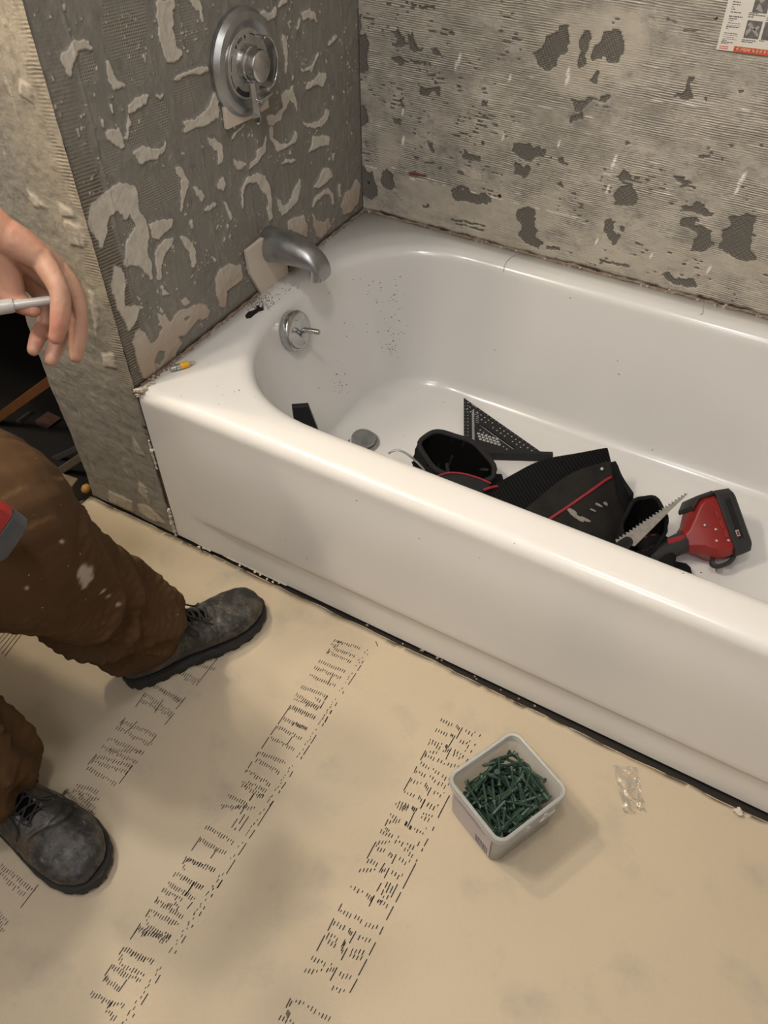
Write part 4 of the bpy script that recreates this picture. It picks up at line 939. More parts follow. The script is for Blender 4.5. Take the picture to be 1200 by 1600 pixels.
for P, r_ in (([(-.001, -.002, z) for z in np.linspace(.004, .08, 26)], .0034), ([(-.002, -.001, z) for z in np.linspace(.19, .26, 22)], .0022), ([(x, .0015, .0065) for x in np.linspace(.065, .095, 10)], .0028), ([(x, .001, .0062) for x in np.linspace(.12, .27, 50)], .0018)):
    cr.tube([np.array(p) + np.array([rc.uniform(-.001, .001), 0, 0]) for p in P], [r_ * rc.uniform(.5, 1.2) for _ in P], 7)
for z0, z1, n in ((.0, .075, 5), (.20, .255, 2)):
    for i in range(n): crumb(cr, (rc.uniform(-.006, .002), -rc.uniform(.000, .004), rc.uniform(z0, z1) + .004), rc.uniform(.0022, .004))
for i in range(24):
    x = rc.choice((rc.uniform(.06, .09), rc.uniform(.12, .26), rc.uniform(.3, .9))); crumb(cr if x < .27 else gr, (x, -rc.uniform(.0, .005), rc.uniform(.003, .007)), rc.uniform(.0012, .003))
# long caulk strips
for a, b in ((.0, 1.52),):
    P = [(x, W - .003 + .0015 * math.sin(x * 90), H + .001 + .001 * math.sin(x * 53)) for x in np.linspace(a, b, 160)]
    gr.tube(P, [.0030 + .0012 * math.sin(i * 1.7) for i in range(160)], 6)
gr.tube([(.003, y, H + .0006) for y in np.linspace(.01, W, 90)], [.0026 + .001 * math.sin(i * 1.3) for i in range(90)], 6)
o = obj('caulk_remains', gr, M['grime'], smooth=False); tag(o, 'dirty brown caulk remains along the joint of the tub and the walls', 'caulk', kind='stuff')
o = obj('plaster_crumbs', cr, M['crumb'], smooth=False); tag(o, 'pale plaster crumbs scattered along the tub edges', 'debris', kind='stuff')

# ================================================================ LOOSE THINGS
def curve_plate(name, loops, th, O, U, Vv, N, m, parent):
    """flat plate with real cut-outs"""
    cu = bpy.data.curves.new('tmp', 'CURVE'); cu.dimensions = '2D'; cu.fill_mode = 'BOTH'; cu.extrude = th / 2
    for L in loops:
        s = cu.splines.new('POLY'); s.points.add(len(L) - 1); s.use_cyclic_u = True
        for p, (x, y) in zip(s.points, L): p.co = (x, y, 0, 1)
    o = bpy.data.objects.new('tmp', cu); sc.collection.objects.link(o)
    dg = bpy.context.evaluated_depsgraph_get(); me = o.evaluated_get(dg).to_mesh()
    O, U, Vv, N = [np.array(a, float) for a in (O, U, Vv, N)]
    V = [O + U * v.co.x + Vv * v.co.y + N * (v.co.z + th / 2) for v in me.vertices]; F = [tuple(p.vertices) for p in me.polygons]
    o.evaluated_get(dg).to_mesh_clear(); bpy.data.objects.remove(o)
    return obj(name, (V, F), m, parent, smooth=False)
def unit(a): a = np.array(a, float); return a / np.linalg.norm(a)
# ---- speed square lying on the tub floor
zs = .056
A = at(727, 623, 2, zs + .012); B = at(853, 713, 2, zs + .003)
mid = (A + B) / 2; ab = unit(B - A); L2 = np.linalg.norm(B - A) / 2
perp = unit(np.cross(ab, (0, 0, 1))); perp = perp if perp[1] < 0 else -perp
Cq = mid + perp * L2 * 1.02; Cq[2] = zs + .001
Uq = unit(B - Cq); Nq = unit(np.cross(Uq, A - Cq)); Vq = np.cross(Nq, Uq); LU = np.linalg.norm(B - Cq); LV = np.linalg.norm(A - Cq)
sq = empty('speed_square', Cq, 'black triangular speed square with pale scales lying in the tub behind the tool belt', 'speed square')
k = LU / .18
hyp = lambda s_, off: (LU * s_ - off * .7071, LU * (1 - s_) - off * .7071)
sl2 = [hyp(.34, .033), hyp(.76, .033), hyp(.76, .0385), hyp(.34, .0385)]
sl1 = [(.018, .040), (.0235, .040), (.0235, .138), (.018, .138)]
curve_plate('plate', [[(0, 0), (LU, 0), (0, LV)], sl1, sl2], .003, Cq, Uq, Vq, Nq, M['black'], sq)
fz = MB(); Rq = np.stack([Uq, Vq, Nq], 1)
fz.box(Cq + Uq * (LU / 2 + .004) + Vq * -.004 + Nq * .0035, (LU + .018, .010, .021), Rq)
obj('fence', fz, M['black'], sq, smooth=False, bevel=.001)
mk = MB(); rq = random.Random(2)
def qd(u, v, du, dv, a=0.):
    c, s_ = math.cos(a), math.sin(a); P = [(u + x * c - y * s_, v + x * s_ + y * c) for x, y in ((-du, -dv), (du, -dv), (du, dv), (-du, dv))]
    mk.prism(P, .0002, Cq + Nq * .003, Uq, Vq, Nq)
for i in range(19):
    s_ = .08 + i * .047
    for off, hh in ((.012, .0016), (.022, .0016)):
        if rq.random() < .85: x, y = hyp(s_, off); qd(x, y, .0014, hh, -.785)
    x, y = hyp(s_, .003); qd(x, y, .0003, .002, -.785)
for i in range(13): x, y = hyp(.32 + i * .04, .048); (rq.random() < .9) and qd(x, y, .0012, .0018, -.785)
for i in range(15): qd(.009, .012 + i * .0105, .0011, .0012); qd(.002, .012 + i * .0105, .0014, .0003)
for r_ in range(3):
    for i in range(6): qd(.032 + i * .008 + r_ * .002, .045 - r_ * .0085 + (5 - i) * .003, .0030, .0026, -.45)
for i in range(6): qd(.030, .095 + i * .006, .004, .0005, -.5)
qd(.023, .150, .0007, .008, .8)
obj('scale_marks', mk, M['mark'], sq, smooth=False)

# ---- tool belt heaped against the front wall of the tub
bx = (.60, .40, .06)
belt = empty('tool_belt', bx, 'black nylon tool belt with pouches and red piping, heaped in the tub', 'tool belt')
def sheet(name, rows, th, m, parent, bulge=0, rib=0, sub=1):
    G = [[np.array(p, float) for p in r] for r in rows]; n, q = len(G), len(G[0]); V = []; F = []
    nrm = unit(np.cross(G[0][-1] - G[0][0], G[-1][0] - G[0][0]))
    if nrm @ (CAM - G[0][0]) < 0: nrm = -nrm
    for i in range(n):
        for j in range(q):
            b = bulge * math.sin(math.pi * i / (n - 1)) * math.sin(math.pi * j / (q - 1)); V.append(G[i][j] + nrm * b)
    for i in range(n - 1):
        for j in range(q - 1): a = i * q + j; F.append((a, a + 1, a + q + 1, a + q))
    o = obj(name, (V, F), m, parent)
    s_ = o.modifiers.new('solid', 'SOLIDIFY'); s_.thickness = th; s_.offset = -1 if True else 0
    # make the thickness grow away from the viewer side
    f = F[0]; fn = np.cross(V[f[1]] - V[f[0]], V[f[3]] - V[f[0]])
    s_.offset = -1 if fn @ nrm > 0 else 1
    b_ = o.modifiers.new('bevel', 'BEVEL'); b_.width = th * .35; b_.segments = 2; b_.limit_method = 'ANGLE'; b_.angle_limit = 1
    if sub: s2 = o.modifiers.new('sub', 'SUBSURF'); s2.levels = sub; s2.render_levels = sub
    return o
def lerp_rows(top, bot, n, q):
    T = catmull(top, 5); Bq = catmull(bot, 5)
    pick = lambda L, t: np.array(L[int(round(t * (len(L) - 1)))])
    return [[pick(T, j / (q - 1)) * (1 - i / (n - 1)) + pick(Bq, j / (q - 1)) * (i / (n - 1)) for j in range(q)] for i in range(n)]
# wide padded band
t = NT('ribbed_webbing'); w_ = t.n('ShaderNodeTexWave', wave_type='BANDS', bands_direction='DIAGONAL'); w_.inputs['Scale'].default_value = 60
t.l(t.coord(), w_.inputs['Vector']); t.color(t.mix(w_.outputs['Fac'], (.004, .004, .004), (.014, .014, .015))); t.set(Roughness=.88, Specular_IOR_Level=.15); t.bump(w_.outputs['Fac'], .8, .002); M['rib'] = t.m
top = [at(752, 768, 2, .11), at(772, 757, 2, .12), at(805, 738, 2, .135), at(848, 717, 2, .15), at(900, 708, 2, .16), at(950, 699, 2, .17)]
bot = [at(800, 830, 2, .065), at(830, 850, 2, .06), at(870, 860, 2, .06), at(900, 850, 2, .06), at(940, 820, 2, .06), at(975, 800, 2, .07)]
sheet('belt_band', lerp_rows(top, bot, 6, 14), .007, M['rib'], belt, bulge=.012)
# the big flat pouch in front of it
top = [at(815, 800, 2, .115), at(850, 768, 2, .135), at(885, 741, 2, .155), at(920, 727, 2, .17), at(956, 720, 2, .18)]
bot = [at(850, 850, 2, .07), at(890, 868, 2, .065), at(925, 872, 2, .065), at(958, 862, 2, .07), at(992, 812, 2, .08)]
pouch_g = lerp_rows(top, bot, 9, 12)
pg = sheet('pouch', pouch_g, .022, M['dusty'], belt, bulge=.018)
tag(pg, 'dusty flat pouch with a red stripe')
def on_grid(G, px, py, lift, bulge=.018):
    n, q = len(G), len(G[0]); nrm = unit(np.cross(G[0][-1] - G[0][0], G[-1][0] - G[0][0])); nrm = nrm if nrm @ (CAM - G[0][0]) > 0 else -nrm
    V = [[G[i][j] + nrm * bulge * math.sin(math.pi * i / (n - 1)) * math.sin(math.pi * j / (q - 1)) for j in range(q)] for i in range(n)]
    b = BVHTree.FromPolygons([tuple(p) for r in V for p in r], [(i * q + j, i * q + j + 1, (i + 1) * q + j + 1, (i + 1) * q + j) for i in range(n - 1) for j in range(q - 1)])
    d = unit(ray(px, py)); loc, _, _, _ = b.ray_cast(Vector(CAM), Vector(d))
    return (np.array(loc) if loc else at(px, py, 2, .12)) + nrm * lift
G = pouch_g
st = [on_grid(G, x, y, .001) for x, y in ((860, 810), (872, 802), (890, 790), (910, 776), (930, 762), (945, 751), (954, 746))]
obj('red_stripe', MB().tube(catmull(st, 3), .0032, 8), M['red'], pg)
obj('rivet', MB().ball(on_grid(G, 940, 733, .002), .0038, n=10), M['steel'], pg)
sm = MB()
for px, py, rx, ry in ((893, 799, 9, 5), (900, 807, 11, 4), (914, 811, 9, 3.5), (936, 789, 7, 2.5), (946, 787, 4, 3.5), (926, 797, 6, 2), (906, 812, 8, 2.5)):
    P = [on_grid(G, px + rx * math.cos(a) * random.uniform(.7, 1.1) + .3 * ry * math.sin(a), py + ry * math.sin(a) * random.uniform(.7, 1.1) + .35 * rx * math.cos(a), .0012) for a in np.linspace(0, 6.28, 9, endpoint=False)]
    sm.add(P + [p - unit(CAM - p) * .002 for p in P], [tuple(range(9))] + [(i, i + 9, (i + 1) % 9 + 9, (i + 1) % 9) for i in range(9)])
obj('plaster_smear', sm, plain('plaster_smear', (.26, .235, .20), .9, var=.4, vscale=200), pg, smooth=False)
# flap side of the pouch
sheet('pouch_side', lerp_rows([at(954, 722, 2, .178), at(968, 745, 2, .165), at(984, 775, 2, .15)], [at(975, 800, 2, .10), at(985, 812, 2, .09), at(998, 806, 2, .08)], 5, 6), .010, M['black_cloth'], belt, bulge=.012)
def bag(name, L, R_, T, Bm, zs4, depth, shrink, rim_r, m_rim, parent, label=None):
    L, R_, T, Bm = [at(*p, 2, z) for p, z in zip((L, R_, T, Bm), zs4)]
    c = (L + R_ + T + Bm) / 4; e1 = (R_ - L) / 2; e2 = (T - Bm) / 2; dep = np.array(depth)
    rg = lambda f, k_, sh=1.0: [c + dep * f + (e1 * math.cos(a) + e2 * math.sin(a)) * k_ for a in np.linspace(0, 2 * math.pi, 40, endpoint=False)]
    mb = MB(); R = [rg(0, 1), rg(.3, 1.03), rg(.6, .95), rg(.85, .8), rg(1, .55)]
    Ri = [rg(.97, .5), rg(.82, .74), rg(.5, .9), rg(.2, .96), rg(0, .95)]
    for k_, r in enumerate(R + Ri): r[:] = [np.array([p[0], p[1], max(p[2], .056)]) + .003 * unit(p - c) * math.sin(9 * i + k_) for i, p in enumerate(r)]
    mb.rings(R + Ri, cap0=False, cap1=False, closed=True); mb.f.append(tuple(len(mb.v) - 40 * 6 + i for i in range(40))); mb.mi.append(1)
    for f in range(len(mb.f)): mb.mi[f] = 1 if (f // 40) in (4, 5, 6, 7, 8) else 0
    o = obj(name, mb, [M['black_cloth'], M['void']], parent)
    mr = MB(); mr.tube([p + .002 * unit(p - c) * math.sin(i) for i, p in enumerate(rg(0, .985))], rim_r, 8, closed=True); obj('rim_binding', mr, m_rim, o)
    if label: tag(o, label)
    return o, rg
p1, rg1 = bag('pouch', (659, 694), (775, 741), (716, 680), (706, 745), (.14, .12, .155, .105), (-.012, -.035, -.075), 1, .0055, M['piping'], belt, 'round-mouthed pouch gaping towards the camera')
obj('inner_fold', MB().tube(catmull([rg1(.15, .9)[30], at(700, 722, 2, .10), at(735, 730, 2, .10), rg1(.15, .9)[2]], 6), .004, 8, flat=.6), M['piping'], p1)
pp = [at(x, y, 2, z) for x, y, z in ((683, 744, .115), (700, 739, .12), (722, 740, .12), (745, 746, .118), (766, 755, .115))]
obj('red_piping', MB().tube(catmull(pp, 5), .0022, 8), M['red'], belt)
sheet('small_pocket', lerp_rows([p + np.array([0, 0, -.001]) for p in pp], [p + np.array([.0, -.06, -.055]) for p in pp], 5, 8), .006, M['piping'], belt, bulge=.012)
pp = [at(x, y, 2, z) for x, y, z in ((757, 765, .12), (766, 762, .122), (777, 760, .12))]
obj('red_loop', MB().tube(catmull(pp, 4), .0028, 8), M['red'], belt)
sheet('pocket_flap', [[at(772, 740, 2, .105), at(785, 740, 2, .085)], [at(768, 756, 2, .095), at(788, 752, 2, .075)], [at(766, 772, 2, .085), at(790, 765, 2, .065)]], .006, M['black_cloth'], belt)
sheet('pocket_flap', [[at(642, 722, 2, .11), at(668, 719, 2, .11)], [at(650, 735, 2, .09), at(690, 738, 2, .09)], [at(660, 755, 2, .07), at(700, 760, 2, .07)]], .006, M['black_cloth'], belt)
hk = [at(x, y, 2, z) for x, y, z in ((608, 708, .135), (613, 705, .14), (622, 703.5, .142), (632, 707, .138), (642, 714, .13), (654, 724, .115), (664, 735, .10))]
obj('hammer_loop', MB().tube(catmull(hk, 5), .0023, 8), M['steel'], belt)
p3, rg3 = bag('pouch', (973, 818), (1041, 822), (1012, 776), (1000, 866), (.135, .125, .15, .10), (.0, -.04, -.075), 1, .004, M['black_cloth'], belt, 'small round pouch holding the jab saw')
hol = [at(1010, 850, 2, .085), at(1028, 850, 2, .085), at(1040, 862, 2, .08), at(1036, 895, 2, .07)]
obj('holster', MB().tube(catmull(hol, 5), [.020] * 8 + [.019] * 8, 14), M['black_cloth'], belt)
sheet('strap_end', [[at(1030, 872, 2, .062), at(1055, 876, 2, .062), at(1072, 879, 2, .062), at(1080, 886, 2, .062)], [at(1030, 905, 2, .062), at(1055, 905, 2, .062), at(1075, 905, 2, .062), at(1083, 900, 2, .062)]], .008, M['black_cloth'], belt, sub=0)

# ---- jab saw standing in the pouch
saw = empty('jab_saw', at(985, 850, 2, .14), 'toothed steel jab saw blade sticking out of the small pouch', 'saw')
b0, b1, tip = at(962, 846, 2, .150), at(992, 853, 2, .145), at(1074, 771, 2, .150)
up_ = []
for i in range(23):
    t_ = i / 22; p = b0 * (1 - t_) + tip * t_; nn = unit(np.cross(unit(tip - b0), unit(CAM - b0)))
    nn = nn if nn @ (b1 - b0) < 0 else -nn
    up_.append(p - nn * .0010); up_.append(p + unit(tip - b0) * .0036 + nn * .0038) if i < 22 else None
low = [tip, tip * .72 + b1 * .28 + nn * -.000, tip * .45 + b1 * .55, b1]
pl = up_ + low[1:]
Vn = unit(np.cross(tip - b0, b1 - b0)); Vn = Vn if Vn @ (CAM - b0) > 0 else -Vn
obj('blade', MB().add(pl + [p - Vn * .0014 for p in pl], [tuple(range(len(pl))), tuple(range(len(pl), 2 * len(pl)))[::-1]] + [(i, i + len(pl), (i + 1) % len(pl) + len(pl), (i + 1) % len(pl)) for i in range(len(pl))]), M['steel'], saw, smooth=False)
bb_ = (b0 + b1) / 2; obj('saw_handle', MB().tube([bb_ + unit(tip - bb_) * .006, bb_ - unit(tip - bb_) * .03, bb_ - unit(tip - bb_) * .07 - np.array([0, 0, .03])], [.010, .013, .014], 12), M['black'], saw)

# ---- red cordless driver
def driver():
    T, Bt = at(1087, 768, 2, .135), at(1122, 868, 2, .066)
    C0 = at(1098, 828, 2, .100)
    e1 = unit(T - Bt); ax = at(1034, 869, 2, .078) - C0; e2 = unit(ax - e1 * (ax @ e1)); e3 = np.cross(e1, e2); e3 = e3 if e3 @ (CAM - C0) > 0 else -e3
    L = np.linalg.norm(T - Bt); r = empty('cordless_driver', C0, 'red and black cordless driver lying in the tub with its battery towards the back', 'power tool')
    def loc(a, b, c): return C0 + e1 * a + e2 * b + e3 * c
    def sec(b, la, lc, ch, off=0, offc=0, n=8):
        P = [(la, lc - ch), (la - ch, lc), (-la + ch, lc), (-la, lc - ch), (-la, -lc + ch), (-la + ch, -lc), (la - ch, -lc), (la, -lc + ch)]
        return [loc(a + off, b, c + offc) for a, c in P]
    h = L * .5
    obj('foot_housing', MB().rings([sec(-.030, h * .93, .034, .012), sec(-.008, h * .96, .036, .012), sec(.004, h * .9, .035, .014), sec(.022, h * .62, .030, .014, -.004), sec(.036, h * .40, .024, .011, -.010), sec(.046, h * .33, .020, .010, -.012)]), M['tool_red'], r, smooth=True, auto=35, bevel=.002)
    obj('foot_bumper', MB().rings([sec(-.026, .004, .036, .003, h * .95), sec(.004, .004, .036, .003, h * .92), sec(.020, .004, .031, .003, h * .68)]), M['tool_black'], r, auto=35)
    obj('battery', MB().rings([sec(-.068, h * .84, .030, .012), sec(-.063, h * .96, .035, .010), sec(-.036, h * 1.0, .037, .010), sec(-.029, h * .98, .037, .010)]), M['tool_black'], r, smooth=True, auto=35, bevel=.0015)
    obj('battery_label', MB().box(loc(.004, -.047, .0362), (h * 1.2, .009, .003), np.stack([e1, e2, e3], 1)), M['black'], r, smooth=False)
    obj('battery_mark', MB().box(loc(-.024, -.043, .0376), (.012, .006, .0010), np.stack([e1, e2, e3], 1)), M['mark'], r, smooth=False)
    obj('battery_mark', MB().box(loc(-.024, -.043, .0380), (.008, .0035, .0012), np.stack([e1, e2, e3], 1)), M['tool_red'], r, smooth=False)
    mb = MB()
    for q in (-.3, .0, .3): mb.box(loc(q * h, -.020 + .006 * q, .0355), (h * .24, .006, .004), np.stack([e1, e2, e3], 1))
    obj('housing_rib', mb, M['tool_red'], r, smooth=False, bevel=.001)
    mb = MB()
    for a, b in ((-.5, -.022), (-.42, .0), (.1, .012), (-.1, -.006)): mb.ball(loc(a * h, b, .0355), .0032, n=8)
    obj('housing_screw', mb, M['steel'], r)
    hp = [loc(-.012, .040, 0), loc(-.014, .060, 0), loc(-.018, .085, 0), loc(-.02, .11, 0)]
    obj('grip', MB().tube(hp, [.0215, .020, .0195, .021], 18), M['tool_black'], r)
    obj('grip_inlay', MB().box(loc(-.004, .064, .0175), (.010, .035, .004), np.stack([e1, e2, e3], 1)), M['red'], r, smooth=False, bevel=.001)
    obj('trigger', MB().box(loc(.010, .105, 0), (.014, .024, .012), np.stack([e1, e2, e3], 1)), M['red'], r, bevel=.002)
    obj('motor_housing', MB().tube([loc(-.022, .118, -.004), loc(-.04, .118, -.004), loc(-.075, .118, -.004)], [.019, .021, .021], 18), M['tool_red'], r)
    obj('chuck', MB().tube([loc(-.075, .118, -.004), loc(-.10, .118, -.004)], [.014, .010], 14), M['steel'], r)
    cl = [loc(-h * .80, -.040, .01), loc(-h * .98, -.034, .014), loc(-h * 1.12, -.018, .016), loc(-h * 1.14, .004, .016), loc(-h * 1.02, .012, .014), loc(-h * .9, .006, .01)]
    obj('belt_clip', MB().tube(catmull(cl, 5), .0042, 8, flat=1.6), M['tool_black'], r)
driver()

# ---- black block leaning by the tub front
P0 = at(472, 655, 2, .26)
bk = MB()
c4 = [at(456, 637, 2, .262), at(482, 635, 2, .262), at(498, 676, 2, .20), at(462, 676, 2, .20)]
nb = unit(np.cross(c4[1] - c4[0], c4[3] - c4[0])); nb = nb if nb @ (CAM - P0) > 0 else -nb
bk.add(c4 + [p - nb * .012 for p in c4], [(0, 1, 2, 3), (7, 6, 5, 4), (0, 4, 5, 1), (1, 5, 6, 2), (2, 6, 7, 3), (3, 7, 4, 0)])
tag(obj('plastic_block', bk, M['black'], smooth=False, bevel=.0012), 'small flat black plastic piece standing against the inside of the tub below the overflow plate', 'plastic piece')

# ---- yellow banded fitting and black scrap on the rim
f0, f1 = at(266, 577, 2, H + .006), at(302, 566, 2, H + .006); ax = unit(f1 - f0)
ft = empty('wire_connector', f0, 'small yellow and grey metal push fitting lying on the tub rim by the corner', 'fitting')
obj('grey_end', MB().lathe([(0, .0025), (.001, .0042), (.010, .0046), (.011, .0030)], f0, ax, 18, True, True), M['steel'], ft, auto=40)
obj('yellow_sleeve', MB().lathe([(.018, .0052), (.019, .0058), (.033, .0058), (.034, .0050)], f0, ax, 20, True, True), M['yellow'], ft, auto=40)
obj('collar', MB().lathe([(.0105, .0048), (.011, .0055), (.0175, .0055), (.018, .005)], f0, ax, 20, True, True), M['chrome'], ft, auto=40)
obj('tip', MB().lathe([(.034, .0030), (.039, .0026), (.041, .0016), (.046, .0012)], f0, ax, 14, True, True), M['steel'], ft, auto=40)
pts = [(383, 494), (388, 488), (396, 486), (402, 482), (400, 479), (404, 478), (407, 481), (412, 481), (412, 485), (405, 487), (399, 491), (392, 497), (385, 498)]
Pq = [tuple(at(x, y, 2, H)[:2]) for x, y in pts]
tag(obj('rubber_scrap', MB().prism(Pq, .0025, (0, 0, H - .0005), (1, 0, 0), (0, 1, 0), (0, 0, 1)), M['black'], smooth=False, bevel=.0006), 'ragged black rubber scrap stuck on the tub rim below the spout', 'scrap')
for (P, lab) in (([(787, 425), (789, 414), (796, 405), (808, 397), (816, 393)], 'curled white thread of grout over the back rim of the tub, nearer the corner'), ([(1094, 492), (1098, 490), (1098, 478), (1096, 470)], 'short white thread of grout over the back rim of the tub, towards the right edge')):
    Q = []
    for x, y in catmull([(a, b, 0) for a, b in P], 4) and [(q[0], q[1]) for q in catmull([(a, b, 0) for a, b in P], 4)]:
        p, n_ = on_tub(x, y)
        if p is None: p, n_ = at(x, y, 2, H), np.array([0, 0, 1.])
        Q.append(p + n_ * .0012)
    tag(obj('grout_thread', MB().tube(Q, .0008, 6), M['thread']), lab, 'thread')
# ---- clear tape and a plaster lump on the paper
tp = [at(x, y, 2, .001) for x, y in ((957, 1198), (994, 1200), (1009, 1272), (975, 1273))]
V = []; F = []; nu, nv = 16, 26
for j in range(nv):
    for i in range(nu):
        a, b = i / (nu - 1), j / (nv - 1); p = (tp[0] * (1 - a) + tp[1] * a) * (1 - b) + (tp[3] * (1 - a) + tp[2] * a) * b
        z = .0022 + .0040 * float(fbm(a * 5, b * 9, 0, 3, 3)) ** 2 * 2 + .0012 * math.sin(a * 9 + b * 14)
        V.append((p[0] + .001 * math.sin(b * 19), p[1] + .001 * math.sin(a * 13), max(z, .0012)))
for j in range(nv - 1):
    for i in range(nu - 1): q = j * nu + i; F.append((q, q + 1, q + nu + 1, q + nu))
o = obj('clear_tape', (V, F), M['tape'])
tag(o, 'short crinkled strip of clear tape stuck on the floor paper', 'tape')
lm = MB(); c = at(1152, 1268, 2, .003)
for i in range(7): crumb(lm, (c[0] + rc.uniform(-.004, .004), c[1] + rc.uniform(-.004, .004), .003 + rc.uniform(0, .004)), rc.uniform(.002, .004))
tag(obj('plaster_lump', lm, M['crumb'], smooth=False), 'white plaster lump on the floor paper by the foot of the tub apron', 'debris')
hr = MB()
for P in (((587, 1002), (590, 1010)), ((360, 922), (372, 925)), ((402, 944), (409, 940))):
    a, b = at(*P[0], 2, .002), at(*P[1], 2, .002); hr.tube([a, (a + b) / 2 + np.array([0, 0, .001]), b], .0005, 5)
tag(obj('bristle', hr, M['black'], smooth=False), 'fine dark bristles scattered on the floor paper near the boot toe', 'debris', kind='stuff')

# ---- screw tub
bc = np.array([.8115, -.1985]); a_ = unit((.905, -.425)); b_ = np.array([.425, .905]) / np.linalg.norm((.425, .905))
HB = .100
def bring(ha, hb, r, z, n=7):
    P = []
    for sa, sb, t0 in ((1, 1, 0), (-1, 1, 90), (-1, -1, 180), (1, -1, 270)):
        for i in range(n):
            t = math.radians(t0 + 90 * i / (n - 1)); q = a_ * (sa * (ha - r) + r * math.cos(t)) + b_ * (sb * (hb - r) + r * math.sin(t)); P.append(np.array([bc[0] + q[0], bc[1] + q[1], z]))
    return P
box = empty('screw_tub', (bc[0], bc[1], 0), 'open square translucent plastic tub full of green screws on the floor paper', 'plastic tub')
ha, hb = .0590, .0650
lay = [(.90, .002), (.93, .0045), (.955, .05), (.975, .082)]
outer = [bring(ha * .86, hb * .86, .012, .0016)] + [bring(ha * k_, hb * k_, .015, z) for k_, z in lay]
inner = [bring(ha * k_ - .0016, hb * k_ - .0016, .0138, max(z, .004)) for k_, z in lay[::-1]] + [bring(ha * .84, hb * .84, .011, .0036)]
mb = MB(); mb.rings(outer + [bring(ha * .985, hb * .985, .015, HB - .003)] + [bring(ha * .985 - .0016, hb * .985 - .0016, .0138, HB - .003)] + inner); obj('tub_body', mb, M['milky'], box)
ro = [bring(ha * .98, hb * .98, .015, .0845), bring(ha + .0025, hb + .0025, .017, .0845), bring(ha + .0028, hb + .0028, .017, .0875), bring(ha * .992, hb * .992, .015, .0885), bring(ha * .992, hb * .992, .015, .0935), bring(ha + .0030, hb + .0030, .017, .0945), bring(ha + .0032, hb + .0032, .0175, HB - .001), bring(ha + .002, hb + .002, .0165, HB), bring(ha - .0022, hb - .0022, .013, HB), bring(ha - .0028, hb - .0028, .0125, HB - .002), bring(ha - .0015, hb - .0015, .0138, .090)]
mb = MB(); mb.rings(ro, closed=True); obj('tub_rim', mb, M['milky'], box)
cz = np.array([bc[0], bc[1], 0]); a3, b3 = np.array([*a_, 0]), np.array([*b_, 0])
mb = MB(); Rb = np.stack([a3, b3, (0, 0, 1)], 1)
for s_ in (-.016, .018): mb.box(cz + a3 * (ha + .004) + b3 * s_ + np.array([0, 0, .088]), (.004, .006, .012), Rb)
mb.box(cz + a3 * (ha + .0055) + b3 * .022 + np.array([0, 0, .083]), (.002, .030, .005), Rb)
obj('rim_tab', mb, M['milky'], box, smooth=False, bevel=.0006)
lb = MB(); 
def on_side(s_, z, off): k_ = .955 if z < .05 else .955 + (z - .05) * .6; return cz - b3 * (hb * (k_ - (.05 - z) * .3 if z < .05 else k_) + off) + a3 * s_ + np.array([0, 0, z])
def sq_(mb, s0, s1, z0, z1, off): 
    P = [on_side(s0, z0, off), on_side(s1, z0, off), on_side(s1, z1, off), on_side(s0, z1, off)]; mb.add(P + [p + b3 * .0003 for p in P], [(0, 1, 2, 3), (7, 6, 5, 4), (0, 4, 5, 1), (1, 5, 6, 2), (2, 6, 7, 3), (3, 7, 4, 0)])
sq_(lb, -.043, .043, .008, .078, .0012); lo = obj('side_label', lb, M['label'], box, smooth=False)
lb = MB()
x = .012
while x < .038: wd = random.uniform(.0008, .0022); sq_(lb, x, x + wd, .012, .034, .0014); x += wd + random.uniform(.0007, .0014)
obj('barcode', lb, M['label_dark'], lo, smooth=False)
lb = MB()
for z, s0, s1 in ((.070, -.03, .02), (.064, -.04, .03), (.058, -.02, .036), (.05, .0, .035), (.045, .005, .03), (.040, .0, .036), (.03, .01, .035)): sq_(lb, s0, s1, z, z + .0016, .0014)
obj('label_text', lb, M['label_dark'], lo, smooth=False)
